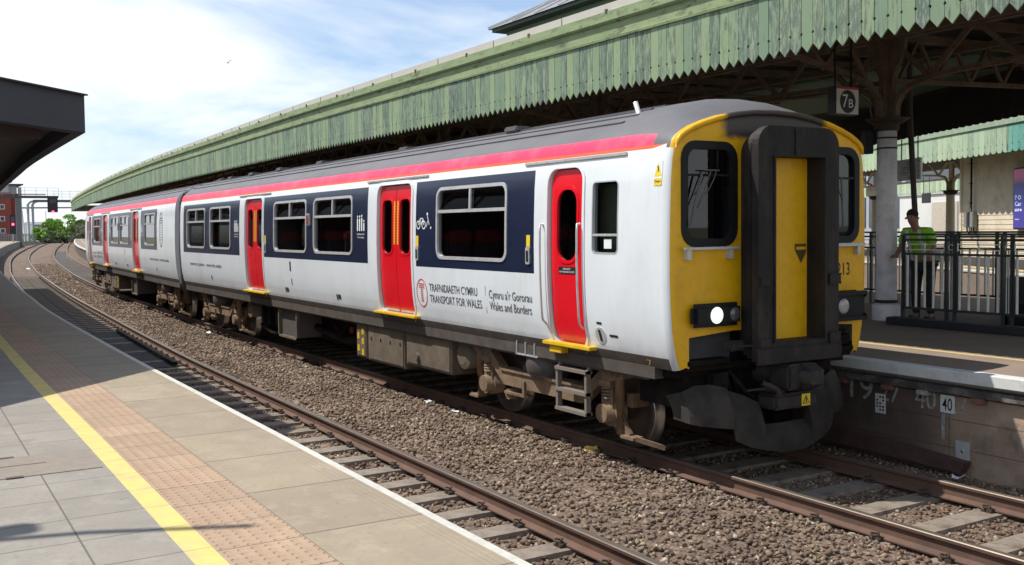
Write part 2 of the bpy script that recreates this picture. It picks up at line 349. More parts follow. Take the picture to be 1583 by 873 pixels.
def bz(x, y):      # ballast surface height
    d1 = abs(y-yc(x)); d2 = abs(y-yn(x))
    def tr(d): return -.205 if d < .80 else (-.205+.085*min(1, (d-.80)/.3))
    z_ = min(tr(d1), tr(d2))
    if min(d1, d2) > .9: z_ = min(z_, -.12)
    if y > yn(x)+.9 or y < yc(x)-.9: z_ = -.2
    return z_
vs = []; fs = []; mi = []
xs = xs_of(-14, 22, .35)+xs_of(23, 400, 1.0)[0:]
for x in xs:
    a = yr(x)-.25; b = yp(x)+.15
    if x > 204: b = yp(204)+.15+(yn(x)+3-yp(204)-.15)*min(1, (x-204)/40.)
    for k in range(61):
        y = a+(b-a)*k/60.
        vs.append((x, y, bz(x, y)+.012*random.uniform(-1, 1)))
for i in range(len(xs)-1):
    for k in range(60):
        fs.append((i*61+k, (i+1)*61+k, (i+1)*61+k+1, i*61+k+1))
        x = xs[i]; y = vs[i*61+k][1]; e = abs(y-yn(x)) < .66 and 11 < x < 60 or abs(y-yc(x)) < .66 and 38 < x < 140
        mi.append(1 if (e or (y > yn(x)+.8 and x < 40)) else 0)
mb = MB(); mb.add(vs, fs); mb.mi = mi; mb.sm = [True]*len(fs)
o = mb.build('trackbed', [ballast_m, darkbal]); o['kind'] = 'structure'

# loose ballast stones: one countless mass
stone_m = M('ballast_stone', (.17, .12, .085), .9, var=.3, scale=30)
t = stone_m.node_tree; gi = N('ShaderNodeNewGeometry', t); r = N('ShaderNodeValToRGB', t); r.color_ramp.interpolation = 'CONSTANT'
cols = [(.115, .082, .058), (.17, .128, .092), (.14, .112, .088), (.215, .168, .12), (.27, .21, .155), (.145, .092, .065), (.19, .155, .12), (.38, .34, .29)]
while len(r.color_ramp.elements) < len(cols): r.color_ramp.elements.new(.5)
for i, cl in enumerate(cols): r.color_ramp.elements[i].position = [0, .17, .34, .5, .66, .78, .9, .965][i]; r.color_ramp.elements[i].color = cl+(1,)
t.links.new(gi.outputs['Random Per Island'], r.inputs[0])
mm = N('ShaderNodeMix', t, data_type='RGBA'); mm.blend_type = 'MULTIPLY'; mm.inputs[0].default_value = 1
rr = N('ShaderNodeValToRGB', t); rr.color_ramp.elements[0].color = (.82, .72, .68, 1); rr.color_ramp.elements[1].color = (1.25, 1.22, 1.12, 1); rr.color_ramp.elements[0].position = .38; rr.color_ramp.elements[1].position = .62
t.links.new(noise(t, .9, 4), rr.inputs[0]); t.links.new(r.outputs[0], mm.inputs[6]); t.links.new(rr.outputs[0], mm.inputs[7]); t.links.new(mm.outputs[2], P(stone_m).inputs['Base Color'])
def hull_stone(k):
    q = np.random.default_rng(k); bm = bmesh.new()
    for _ in range(11):
        d = q.normal(size=3); d /= np.linalg.norm(d); bm.verts.new(Vector(d*q.uniform(.75, 1.1)*np.array([1, .78, .6])))
    r_ = bmesh.ops.convex_hull(bm, input=bm.verts[:]); bm.verts.index_update()
    for v in [v for v in bm.verts if not v.link_faces]: bm.verts.remove(v)
    bm.verts.index_update(); a = np.array([v.co[:] for v in bm.verts]); f_ = np.array([[v.index for v in q_.verts] for q_ in bm.faces]); bm.free(); return a, f_
bases = [hull_stone(k) for k in range(6)]
pts = []
SLP = .65
def scatter(n, x0, x1, ylo, yhi, s0, s1, keep=None):
    for _ in range(n):
        x = random.uniform(x0, x1); y = random.uniform(ylo(x), yhi(x))
        if keep and not keep(x, y): continue
        pts.append((x, y, bz(x, y)+random.uniform(-.006, .02), random.uniform(s0, s1)))
onslp = lambda x: abs(((x+SLP/2) % SLP)-SLP/2) < .135
six = lambda x, y: not (abs(y-yc(x)) < .85 or abs(y-yn(x)) < .85) 
for x0, x1, den, s0, s1 in ((-6, 5, 400, .018, .042), (5, 12, 330, .02, .044), (12, 22, 210, .026, .048), (22, 45, 90, .035, .06)):
    scatter(int((x1-x0)*2.25*den), x0, x1, lambda x: yc(x)+.8, lambda x: yn(x)-.8, s0, s1)
scatter(int(38*2.2*42), 45, 83, lambda x: yc(x)+.8, lambda x: yn(x)-.8, .05, .085)
for x0, x1, den, s0, s1 in ((-6, 5, 360, .018, .042), (5, 14, 260, .02, .042)):
    scatter(int((x1-x0)*1.4*den), x0, x1, lambda x: yn(x)-.68, lambda x: yn(x)+.68, s0, s1, lambda x, y: not onslp(x) or random.random() < .14)
scatter(int(16*.7*300), -6, 10, lambda x: yn(x)+.8, lambda x: yp(x), .018, .034, lambda x, y: not onslp(x))
scatter(int(9*1.4*380), -6, 3, lambda x: yc(x)-.68, lambda x: yc(x)+.68, .018, .036, lambda x, y: not onslp(x) or random.random() < .04)
scatter(int(10*.9*380), -6, 4, lambda x: yr(x)-.1, lambda x: yc(x)-.82, .018, .038)
pts = np.array(pts); V = []; F = []; off = 0
idx = rng.integers(0, len(bases), len(pts))
for k, (bv, bf) in enumerate(bases):
    q = pts[idx == k]; n = len(q); a1 = rng.uniform(0, 6.28, n); a2 = rng.uniform(-.7, .7, n); a3 = rng.uniform(-.7, .7, n)
    cz, sz, cx, sx, cy_, sy_ = np.cos(a1), np.sin(a1), np.cos(a2), np.sin(a2), np.cos(a3), np.sin(a3)
    v = bv[None]*q[:, 3, None, None]*rng.uniform(.8, 1.25, (n, 1, 3))
    x, y, z_ = v[..., 0], v[..., 1], v[..., 2]
    y, z_ = y*cx[:, None]-z_*sx[:, None], y*sx[:, None]+z_*cx[:, None]
    x, z_ = x*cy_[:, None]+z_*sy_[:, None], -x*sy_[:, None]+z_*cy_[:, None]
    x, y = x*cz[:, None]-y*sz[:, None], x*sz[:, None]+y*cz[:, None]
    vv = np.stack([x, y, z_], -1)+q[:, None, :3]
    F.append((bf[None]+(np.arange(n)*len(bv))[:, None, None]+off).reshape(-1, 3)); V.append(vv.reshape(-1, 3)); off += n*len(bv)
V = np.concatenate(V); F = np.concatenate(F)
me = bpy.data.meshes.new('ballast'); me.vertices.add(len(V)); me.vertices.foreach_set('co', V.ravel()); me.loops.add(len(F)*3); me.loops.foreach_set('vertex_index', F.ravel())
me.polygons.add(len(F)); me.polygons.foreach_set('loop_start', np.arange(len(F))*3); me.polygons.foreach_set('loop_total', np.full(len(F), 3)); me.update(); me.validate()
me.materials.append(stone_m); o = bpy.data.objects.new('ballast', me); COL.objects.link(o)
tag(o, 'brown crushed stone ballast lying around the rails and sleepers', 'ballast', kind='stuff')

# ------------------------------------------------------------------ tracks
railside = M('rail_rust', (.115, .062, .042), .8, var=.2, scale=5, dirt=(.07, .045, .035), dirt_amt=.6, dscale=2, bump=.1)
railtop = M('rail_head', (.20, .165, .13), .36, metal=.55, var=.15, scale=3)
sleeper_m = M('sleeper_concrete', (.225, .185, .145), .9, var=.25, scale=7, dirt=(.095, .068, .05), dirt_amt=.9, dscale=5, bump=.25, bscale=60)
clip_m = M('rail_clip_rust', (.05, .034, .026), .8, var=.3)
clipo = M('rail_clip_pad', (.35, .17, .05), .8, var=.2)
RP = [(-.07, -.155), (-.07, -.143), (-.012, -.122), (-.009, -.045), (-.034, -.032), (-.036, -.008), (-.028, -.001), (.028, -.001), (.036, -.008), (.034, -.032), (.009, -.045), (.012, -.122), (.07, -.143), (.07, -.155)]
RM = [0]*14; RM[6] = 1; RM[5] = RM[7] = 1
sleeper_mesh = None
def track(name, crv, label, slx0, n, dirty0):
    global sleeper_mesh
    root = empty(name, (0, 0, 0)); tag(root, label, 'railway track', 'railway tracks')
    for s in (1, -1):
        sweep('rail', [(a+s*.7525, b) for a, b in RP], crv, xs_of(-14, 400, .6), [railside, railtop], RM, root, closed=True, smooth_=False)
    first = sleeper_mesh is None
    if first:
        cm = MB(); cm.prism([(-.14, -.32), (.14, -.32), (.12, -.163), (-.12, -.163)], -1.25, 1.25)
        for s in (1, -1):
            for q in (1, -1):
                c0 = s*.7525+q*.095
                cm.box(-.05, .05, c0-.03, c0+.03, -.163, -.142, 1)
                cm.tube([(-.045, c0-q*.035, -.132), (-.02, c0+q*.03, -.118), (.02, c0+q*.045, -.112), (.045, c0+q*.01, -.108), (.03, c0-q*.03, -.115), (-.01, c0-q*.02, -.10), (-.04, c0+q*.02, -.105)], .009, 6, 1)
                cm.box(.02, .06, c0-.032, c0+.01, -.140, -.122, 2)
        sleeper_mesh = cm.build('sleeper', [sleeper_m, clip_m, clipo])
    for k in range(n):
        if first and k == 0: s_ = sleeper_mesh
        else:
            s_ = sleeper_mesh.copy(); COL.objects.link(s_)
        s_.parent = root; x = slx0+k*SLP; s_.location = (x, crv(x), random.uniform(-.006, .002)); s_.rotation_euler = (0, 0, math.atan((crv(x+.3)-crv(x-.3))/.6)+random.uniform(-.006, .006))
    return root
track('railway_track', yn, 'empty railway track running alongside the paved platform with the yellow line', -9*SLP, 98, 0)
track('railway_track', yc, 'railway track under the white and red train', -9*SLP, 98, 0)

# ------------------------------------------------------------------ near platform
def joints(t, uvs, pu, pv, lw, offu=0, offv=0, row_shift=0):
    u = mathn(t, 'MULTIPLY', mathn(t, 'ADD', uvs[0], -offu), 1/pu); v = mathn(t, 'MULTIPLY', mathn(t, 'ADD', uvs[1], -offv), 1/pv)
    if row_shift: u = mathn(t, 'ADD', u, mathn(t, 'MULTIPLY', mathn(t, 'FLOOR', v), row_shift))
    fu = mathn(t, 'MULTIPLY', mathn(t, 'PINGPONG', mathn(t, 'ADD', u, 100), .5), pu); fv = mathn(t, 'MULTIPLY', mathn(t, 'PINGPONG', mathn(t, 'ADD', v, 100), .5), pv)
    d = mathn(t, 'MINIMUM', fu, fv); 
    return mathn(t, 'LESS_THAN', d, lw), u, v
def paver(name, col, pu, pv, lw=.004, offu=0, offv=0, tactile=False, jc=(.10, .085, .07), var=.1, shift=0, tint=.12, dirtc=(.3, .27, .22), groove=False):
    mt = M(name, col, .88, var=var, scale=3.5, dirt=dirtc, dirt_amt=.45, dscale=1.7, bump=.12, bscale=220)
    t = mt.node_tree; uv = sepxyz(t, 'UV'); wob = mathn(t, 'MULTIPLY', mathn(t, 'ADD', noise(t, 9), -.5), .006)
    j, u, v = joints(t, (mathn(t, 'ADD', uv[0], wob), uv[1]), pu, pv, lw, offu, offv, shift)
    wn = N('ShaderNodeTexWhiteNoise', t); wn.noise_dimensions = '2D'; cb = N('ShaderNodeCombineXYZ', t); t.links.new(mathn(t, 'FLOOR', u), cb.inputs[0]); t.links.new(mathn(t, 'FLOOR', v), cb.inputs[1]); t.links.new(cb.outputs[0], wn.inputs['Vector'])
    over(mt, mathn(t, 'MULTIPLY', wn.outputs[0], tint*2.6), tuple(c*.62 for c in col))
    sp = smooth(t, noise(t, 160, 2), .62, .72); over(mt, mathn(t, 'MULTIPLY', sp, .45), tuple(c*.5 for c in col))
    sp = smooth(t, noise(t, 110, 2, src='UV'), .66, .74); over(mt, mathn(t, 'MULTIPLY', sp, .5), tuple(min(1, c*1.5) for c in col))
    mo = smooth(t, noise(t, 14, 6, .7), .52, .68); over(mt, mathn(t, 'MULTIPLY', mo, .42), tuple(c*.6 for c in col))
    m2_ = smooth(t, noise(t, 38, 4, .75), .5, .66); over(mt, mathn(t, 'MULTIPLY', m2_, .30), tuple(c*.66 for c in col))
    m3_ = smooth(t, noise(t, 5, 7, .75, stretch=(1, 1, 1)), .54, .62); over(mt, mathn(t, 'MULTIPLY', m3_, .22), tuple(min(1, c*1.35) for c in col))
    gum = smooth(t, noise(t, 17, 1, .4, src='UV'), .775, .79); over(mt, mathn(t, 'MULTIPLY', gum, .55), (.07, .065, .06))
    st = smooth(t, noise(t, 2.2, 3), .70, .74); over(mt, mathn(t, 'MULTIPLY', st, .35), tuple(c*.4 for c in col))
    if tactile:
        a = mathn(t, 'PINGPONG', mathn(t, 'ADD', mathn(t, 'MULTIPLY', uv[0], 1/.0667), 100), .5); b = mathn(t, 'PINGPONG', mathn(t, 'ADD', mathn(t, 'MULTIPLY', uv[1], 1/.0667), 100), .5)
        d = mathn(t, 'SQRT', mathn(t, 'ADD', mathn(t, 'MULTIPLY', a, a), mathn(t, 'MULTIPLY', b, b)))
        h = smooth(t, d, .26, .12); ring = mathn(t, 'MULTIPLY', mathn(t, 'LESS_THAN', mathn(t, 'ABSOLUTE', mathn(t, 'ADD', d, -.24)), .05), .42); over(mt, ring, tuple(c*.45 for c in col))
        bp = N('ShaderNodeBump', t); bp.inputs['Strength'].default_value = .9; bp.inputs['Distance'].default_value = .006; t.links.new(h, bp.inputs['Height'])
        t.links.new(P(mt).inputs['Normal'].links[0].from_socket, bp.inputs['Normal']); t.links.new(bp.outputs[0], P(mt).inputs['Normal'])
    if groove:
        g = mathn(t, 'LESS_THAN', mathn(t, 'ABSOLUTE', mathn(t, 'ADD', mathn(t, 'PINGPONG', mathn(t, 'ADD', uv[1], -.135), .035), -.0175)), .003); gg = mathn(t, 'MULTIPLY', mathn(t, 'LESS_THAN', uv[1], .21), g)
        over(mt, mathn(t, 'MULTIPLY', gg, .45), tuple(c*.5 for c in col))
    over(mt, mathn(t, 'MULTIPLY', j, .85), jc)
    return mt
coping_m = paver('coping_slab', (.325, .265, .185), .945, 5, .008, offu=.24, offv=-2.5, var=.12, tint=.16, dirtc=(.24, .2, .15), groove=True)
tact_m = paver('tactile_slab', (.40, .28, .185), .45, .45, .005, offu=-.37, offv=.73, tactile=True, var=.1, tint=.14, dirtc=(.36, .2, .13))
grey_m = paver('grey_paving', (.275, .25, .212), .45, .93, .0055, offu=-.29, offv=.77, var=.1, tint=.13, dirtc=(.19, .185, .17))
edge_m = M('white_edge_paint', (.50, .485, .43), .8, var=.07, scale=6, dirt=(.35, .31, .25), dirt_amt=.5, dscale=8, bump=.15)
yline_m = M('yellow_line_paint', (.60, .47, .15), .8, var=.06, scale=8, dirt=(.36, .33, .25), dirt_amt=.55, dscale=7, bump=.12)
t = yline_m.node_tree; uv = sepxyz(t, 'UV'); j, _, _ = joints(t, uv, .45, 9, .004, offu=-.29, offv=-4); over(yline_m, mathn(t, 'MULTIPLY', j, .7), (.2, .17, .1))
over(yline_m, mathn(t, 'MULTIPLY', smooth(t, noise(t, 26, 5, .7), .66, .69), .8), (.3, .28, .22))
concrete = M('platform_wall_concrete', (.22, .2, .17), .9, var=.2, scale=3, dirt=(.1, .085, .07), dirt_amt=.6, dscale=2, bump=.2)
t = concrete.node_tree; uv = sepxyz(t, 'UV'); j, _, _ = joints(t, uv, 1.8, 5, .012, offv=-2); over(concrete, mathn(t, 'MULTIPLY', j, .8), (.05, .045, .04))
def xcut(a, b): return [x for x in xs_of(-16, 206, .6) if a <= x <= b]
XP = xs_of(-16, 206, .6)
plat = empty('platform', (0, 0, 0)); tag(plat, kind='structure')
HP = .915
sweep('platform_wall', [(.13, HP-.12), (.13, -.35)], yp, XP, [concrete], parent=plat)
sweep('coping', [(.10, HP-.11), (0, HP-.11), (0, HP-.006), (.006, HP), (.06, HP), (.73, HP)], yp, XP, [edge_m, coping_m], [0, 0, 0, 0, 1], plat)
sweep('tactile_paving', [(.73, HP), (1.17, HP)], yp, XP, [tact_m], parent=plat)
sweep('yellow_line', [(1.17, HP), (1.305, HP)], yp, XP, [yline_m], parent=plat)
sweep('paving', [(1.305, HP), (2.6, HP), (6, HP), (14, HP)], yp, XP, [grey_m], parent=plat)
x = 206; y0 = yp(206)      # ramp down at the far end
MB().add([(x, y0, HP), (x, y0+14, HP), (x+9, y0+13, -.3), (x+9, y0-1, -.3), (x, y0, -.3), (x, y0+14, -.3)], [(0, 1, 2, 3), (0, 3, 4), (1, 5, 2)]).build('platform_ramp', concrete, plat)
# inspection cover set in the paving
cov = M('cover_plate', (.245, .205, .165), .8, var=.12, scale=14, dirt=(.2, .17, .14), dirt_amt=.5, bump=.3, bscale=90)
t = cov.node_tree; o_ = sepxyz(t); a = mathn(t, 'PINGPONG', mathn(t, 'ADD', mathn(t, 'MULTIPLY', mathn(t, 'ADD', o_[0], o_[1]), 30), 100), .5); over(cov, mathn(t, 'MULTIPLY', mathn(t, 'LESS_THAN', a, .12), .35), (.12, .1, .08))
cv = empty('inspection_cover', (-.17, 7.3, HP)); tag(cv, 'tan ribbed rectangular access cover set flush in the grey paving left of the yellow line', 'manhole cover')
MB().box(-.3, .34, -.72, .72, -.03, .005, 0).build('plate', cov, cv)
b = MB()
for (a_, c_) in ((-.3, -.2), (.34, -.2)): b.box(a_-.02, a_+.02, c_-.05, c_+.05, .0052, .008)
b.box(.045, .055, -.42, -.12, .0052, .007); b.build('lifting_keyhole', M('keyhole_dark', (.08, .07, .06), .8), cv)

# oil drip trays in the four-foot
tray_m = M('tray_black', (.010, .009, .009), .95, var=.4, dirt=(.03, .026, .024), dirt_amt=.6, spec=.15)
for (x0, x1, lab) in ((12.6, 20.4, 'long black drip tray between the rails, the one further from the camera'), (-8, -1.35, 'black drip tray between the rails at the bottom edge of the photo by the platform')):
    tr = empty('drip_tray', ((x0+x1)/2, yn((x0+x1)/2), 0), math.atan((yn(x1)-yn(x0))/(x1-x0))); tag(tr, lab, 'drip tray', 'drip trays between the rails'); h = (x1-x0)/2
    MB().box(-h, h, -.5, .55, -.175, -.165).build('tray_floor', M('tray_sludge', (.045, .04, .037), .9, var=.5, scale=5, dirt=(.09, .08, .07), dirt_amt=.7, dscale=9, bump=.4), tr)
    b = MB()
    b.box(-h, h, -.56, -.47, -.135, -.075, bev=.012); b.box(-h, h, .5, .59, -.135, -.075, bev=.012); b.build('tray_rim', tray_m, tr)

# ------------------------------------------------------------------ far platform (canopy side)
brown_m = M('asphalt_brown', (.24, .18, .14), .9, var=.15, scale=3, dirt=(.1, .085, .07), dirt_amt=.5, dscale=1.5, bump=.12, bscale=150)
wallb = M('platform_wall_brick', (.34, .245, .17), .92, var=.3, scale=2.5, dirt=(.08, .055, .045), dirt_amt=.7, dscale=1.6, bump=.35, bscale=25)
t = wallb.node_tree; uv = sepxyz(t, 'UV'); j, _, _ = joints(t, uv, 2.2, .30, .006, offv=.08, offu=1.42); over(wallb, mathn(t, 'MULTIPLY', j, .6), (.06, .045, .035))
over(wallb, mathn(t, 'MULTIPLY', smooth(t, noise(t, 2.6, 8, .75), .52, .6), .5), (.30, .27, .23))
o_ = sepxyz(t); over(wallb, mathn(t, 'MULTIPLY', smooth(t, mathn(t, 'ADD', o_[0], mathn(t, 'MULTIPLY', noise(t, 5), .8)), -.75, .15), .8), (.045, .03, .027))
copw = M('coping_white_grey', (.58, .58, .56), .8, var=.08, scale=5, dirt=(.3, .28, .26), dirt_amt=.6, dscale=5)
p2 = empty('platform', (0, 0, 0)); tag(p2, kind='structure')
XR = xs_of(-12, 345, .6)
sweep('platform_wall', [(-.13, .72), (-.13, -.35)], yr, XR, [wallb], parent=p2)
sweep('coping', [(-.14, .74), (0, .80), (0, HP-.01), (-.01, HP), (-.16, HP)], yr, XR, [copw], parent=p2)
sweep('paving', [(-.16, HP), (-1.28, HP)], yr, XR, [brown_m], parent=p2)
sweep('yellow_line', [(-1.28, HP), (-1.36, HP)], yr, XR, [yline_m], parent=p2)
sweep('paving', [(-1.36, HP), (-5.6, HP), (-9.5, HP)], yr, XR, [brown_m], parent=p2)
bl = M('corbel_grime', (.07, .06, .055), .9, var=.4, scale=4, dirt=(.25, .24, .22), dirt_amt=.6, dscale=4, bump=.3)
sweep('coping_support', [(-.125, .735), (-.05, .735), (-.05, .66), (-.125, .63)], yr, xs_of(-12, 60, .6), [bl], parent=p2)
tag(p2)
# chalked numbers, plates and bracket on the platform wall
yw = yr(0)-.13
graf = M('chalk_paint', (.30, .29, .28), .9, var=.5, scale=25)
def wallmap(x0, z0, off=.003): return lambda u, v: (x0-u, yw+off, z0+v)
b = MB()
text(b, '19', .32, .26, wallmap(.52, .44)); text(b, '27', .26, .2, wallmap(.1, .46)); text(b, '40', .26, .22, wallmap(-.36, .45)); text(b, '27', .24, .22, wallmap(-.76, .45))
b.box(-.73, -.69, yw+.001, yw+.0035, .15, .44); b.build('painted_numbers', graf, p2)
pw = M('plate_white', (.62, .62, .58), .7, var=.05)
def wplate(x0, x1, z0, z1, lines, label):
    r_ = empty('number_plate', ((x0+x1)/2, yw, z0)); tag(r_, label, 'sign')
    MB().box(x0-(x0+x1)/2, x1-(x0+x1)/2, .004, .016, 0, z1-z0, bev=.003).build('plate', pw, r_)
    b_ = MB()
    for (s_, wd, hg, ux, vz) in lines: text(b_, s_, wd, hg, lambda u, v, ux=ux, vz=vz: (ux-u, .018, vz+v))
    b_.build('lettering', blackp, r_)
wplate(-.85, -.68, .44, .63, [('40', .12, .13, .06, .03)], 'small white plate reading 40 on the platform wall')
wplate(.02, .16, .30, .53, [('123', .09, .03, .045, .17), ('456', .09, .03, .045, .11), ('789', .09, .03, .045, .05)], 'small white data plate with tiny print on the wall left of the plate reading 40') if False else None
r_ = empty('data_plate', (.09, yw, .31)); tag(r_, 'small speckled white plate on the dark platform wall, left of the plate reading 40', 'sign')
MB().box(-.07, .07, .004, .014, 0, .22, bev=.003).build('plate', pw, r_)
b = MB()
for k in range(5):
    for q in range(3):
        if (k*3+q*7) % 4: b.box(.05-q*.04, .025-q*.04, .0145, .017, .03+k*.036, .05+k*.036)
b.build('lettering', blackp, r_)
r_ = empty('metal_bracket', (-.95, yw, .0)); tag(r_, 'grey metal plate bracket at the foot of the platform wall', 'bracket')
MB().box(-.08, .08, .003, .02, -.06, .17).box(-.08, .08, .003, .09, -.06, -.045).build('angle', alu, r_); MB().tube([(0, .021, .07), (0, .03, .07)], .015, 8).build('bolt', steel, r_)
r_ = MB().prism([(.9, -.1), (-1.0, -.14), (-1.05, -.02), (-.3, .03), (.9, .13)], yw+.02, yw+.13).build('cable_duct', M('duct_rust', (.08, .04, .032), .8, var=.3)); tag(r_, 'rusty brown cable duct along the foot of the far platform wall', 'duct')
for (x, c_) in ((-.05, 0), (-.5, 1), (-1.15, 0), (.6, 0)):
    r_ = MB().box(x-.07, x+.07, yw+.0, yw+.09, .60, .655, bev=.008).build('corbel_brick', M('brick_red', (.20, .085, .06), .9) if c_ == 0 else graf, p2)

# ------------------------------------------------------------------ litter
def crumple(name, x, y, z_, s_, mt, label, cat='litter', k=0):
    q = random.Random(k); bm = bmesh.new(); bmesh.ops.create_grid(bm, x_segments=4, y_segments=3, size=s_)
    for v in bm.verts: v.co += Vector((q.uniform(-.25, .25)*s_, q.uniform(-.25, .25)*s_, abs(v.co.x)*.6*q.uniform(.4, 1)+q.uniform(0, .3)*s_))
    me = bpy.data.meshes.new(name); bm.to_mesh(me); bm.free(); me.materials.append(mt); o = bpy.data.objects.new(name, me); COL.objects.link(o); o.location = (x, y, z_); o.rotation_euler = (0, 0, q.uniform(0, 3))
    md = o.modifiers.new('s', 'SOLIDIFY'); md.thickness = .002; return tag(o, label, cat)
crumple('wrapper', 1.76, 1.06, -.085, .075, M('wrapper_yellow', (.72, .50, .10), .5), 'crumpled yellow wrapper on the ballast beside the rail', k=3)
crumple('paper_scrap', 5.67, 1.15, -.085, .05, whitet, 'white paper scrap on the ballast under the big carriage window', k=4)
crumple('paper_scrap', 4.77, 1.22, -.085, .05, whitet, 'white paper scrap on the ballast nearest the rear wheels of the front bogie', k=5)
crumple('paper_scrap', 17.6, 1.3, -.08, .09, whitet, 'pale paper scrap on the ballast below the coupling between the carriages', k=6)
crumple('paper_scrap', -1.1, -1.45, -.15, .06, whitet, 'white paper scrap at the foot of the far platform wall', k=7)
crumple('paper_scrap', 70, .2, -.1, .18, whitet, 'white scrap between the two tracks far down the curve', k=8)

# ================================================================== TRAIN
ROOFP = [(3.24, 1.34), (3.30, 1.325), (3.37, 1.285), (3.43, 1.225), (3.51, 1.12), (3.59, .97), (3.67, .78), (3.74, .55), (3.785, .3), (3.80, 0)]
CARL = 19.55
def build_car(root, toilet=False, lit=True, number='213', gang_end=True):
    WIN = [(3.02, 4.84), (7.87, 9.62), (10.03, 11.84), (14.9, 16.6)]+([] if toilet else [(17.08, 18.8)])
    PAN = [(2.39, 5.51), (7.23, 12.5), (14.2, 16.95 if toilet else 19.2)]
    DOORS = [(5.66, 6.86), (12.6, 13.8)]
    z0w, z1w = 2.06, 2.975
    for s in (1, -1):
        holes = [rrect(a, b, z0w, z1w, .12) for a, b in WIN]+[rrect(a, b, 1.2, 3.1, .14) for a, b in DOORS]+[rrect(1.43, 2.1, 1.14, 3.09, .16), rrect(.80, 1.25, 2.17, 2.92, .05)]
        cuts = []
        for a, b in PAN:
            for x in (a, b): cuts.append(((x, 1.915), (x, 3.105)))
            for z_ in (1.915, 3.105): cuts.append(((a, z_), (b, z_)))
        cuts += [((0.1, 1.155), (CARL, 1.155)), ((.3, 3.205), (CARL, 3.205))]
        def mf(c):
            x, z_ = c
            if z_ < 1.155: return 2
            if z_ > 3.205 and x > .3: return 3
            for a, b in PAN:
                if a < x < b and 1.915 < z_ < 3.105: return 1
            return 0
        b = MB(); sheet(b, s, [(.10, 1.04), (CARL, 1.04), (CARL, 3.24), (.10, 3.24)], holes, cuts, mfun=mf)
        for h in holes:
            n = len(h); hh = []
            for p, q in zip(h, h[1:]+h[:1]):
                k = max(1, int(abs(q[1]-p[1])/.25)); hh += [(p[0]+(q[0]-p[0])*i/k, p[1]+(q[1]-p[1])*i/k) for i in range(k)]
            n = len(hh); b.add([(p[0], s*Y(p[1]), p[1]) for p in hh]+[(p[0], s*(Y(p[1])-.07), p[1]) for p in hh], [(i, (i+1) % n, n+(i+1) % n, n+i) for i in range(n)], 0)
        b.build('body_side', [white, navy, solebar, orange], root)
        # passenger windows
        for a, bb in WIN:
            g = MB(); sheet(g, s, rrect(a+.01, bb-.01, z0w+.01, z1w-.01, .11), off=-.018); gl = g.build('window', glass, root)
            fz = z1w-.29
            f_ = MB(); sheet(f_, s, rrect(a-.028, bb+.028, z0w-.028, z1w+.028, .145), [rrect(a+.015, bb-.015, z0w+.015, z1w-.015, .105)], off=.012, thick=.03)
            sheet(f_, s, rrect(a+.014, bb-.014, fz-.03, fz+.012, .004), off=.006, thick=.02); mx_ = (a+bb)/2
            sheet(f_, s, rrect(mx_-.022, mx_+.022, fz, z1w-.01, .004), off=.008, thick=.02); f_.build('window_frame', alu, gl)
            v_ = MB()      # hopper vents opened inwards
            for (x0, x1) in ((a+.03, mx_-.03), (mx_+.03, bb-.03)):
                y0 = Y(fz)-.02; v_.add([(x0, s*y0, fz+.02), (x1, s*y0, fz+.02), (x1, s*(y0-.11), fz+.25), (x0, s*(y0-.11), fz+.25)], [(0, 1, 2, 3)])
                for x in (x0+.005, x1-.005): v_.bar((x, s*y0, fz+.02), (x, s*(y0-.11), fz+.25), .012, .012)
            v_.build('vent', glass, gl)
            v_ = MB(); y0 = Y(z0w)-.06
        # double doors
        for a, bb in DOORS:
            mx_ = (a+bb)/2
            for (x0, x1, sg) in ((a+.02, mx_-.006, 1), (mx_+.006, bb-.02, -1)):
                wx = (x0+.10, x1-.13) if sg == 1 else (x0+.13, x1-.10)
                wh = rrect(wx[0], wx[1], 2.09, 2.88, .10)
                d = MB(); sheet(d, s, [(x0, 1.205), (x1, 1.205), (x1, 3.09), (x0, 3.09)], [wh], off=-.04, thick=.035)
                sheet(d, s, rrect(wx[0]-.028, wx[1]+.028, 2.06, 2.91, .125), [wh], off=-.032, thick=.01)
                dl = d.build('door_leaf', red, root)
                g = MB(); sheet(g, s, wh, off=-.055); g.build('door_window', glass, dl)
                st = MB(); xx = x1-.075 if sg == 1 else x0+.03
                sheet(st, s, [(xx, 2.22), (xx+.045, 2.22), (xx+.045, 2.86), (xx, 2.86)], off=-.0385)
                for k in range(16):
                    zz = 2.235+k*.04; sheet(st, s, [(xx+.012, zz), (xx+.033, zz), (xx+.033, zz+.018), (xx+.012, zz+.018)], off=-.0375, mi=1, zl=False)
                st.build('warning_strip', [yel_t, red_t], dl)
                sc = MB(); sheet(sc, s, [(x0+.03, 1.22), (x1-.03, 1.22), (x1-.03, 1.25), (x0+.03, 1.25)], off=-.036, zl=False); sc.build('kick_strip', alu, dl)
            r_ = MB(); sheet(r_, s, rrect(a-.055, bb+.055, 1.17, 3.155, .2), [rrect(a-.003, bb+.003, 1.1, 3.105, .14)], off=.01, thick=.02); r_.build('door_surround', white, root)
            st = MB(); st.box(a-.12, bb+.14, s*1.33, s*1.435, 1.165, 1.20, bev=.006); st.build('door_step', stepy, root)
            dr = MB(); dr.box(a-.5, bb+.42, s*1.352, s*1.378, 3.165, 3.195, bev=.005); dr.build('rain_strip', alu, root)
            bx = MB(); x0 = a-.24
            sheet(bx, s, rrect(x0, x0+.085, 2.0, 2.20, .02), off=.016, thick=.014); sheet(bx, s, rrect(x0+.018, x0+.067, 2.03, 2.16, .01), off=.019, mi=1)
            sheet(bx, s, [(x0, 2.205), (x0+.08, 2.205), (x0+.08, 2.35), (x0, 2.35)], off=.003, mi=2); bx.build('door_button', [alu, blackp, yel_t], root)
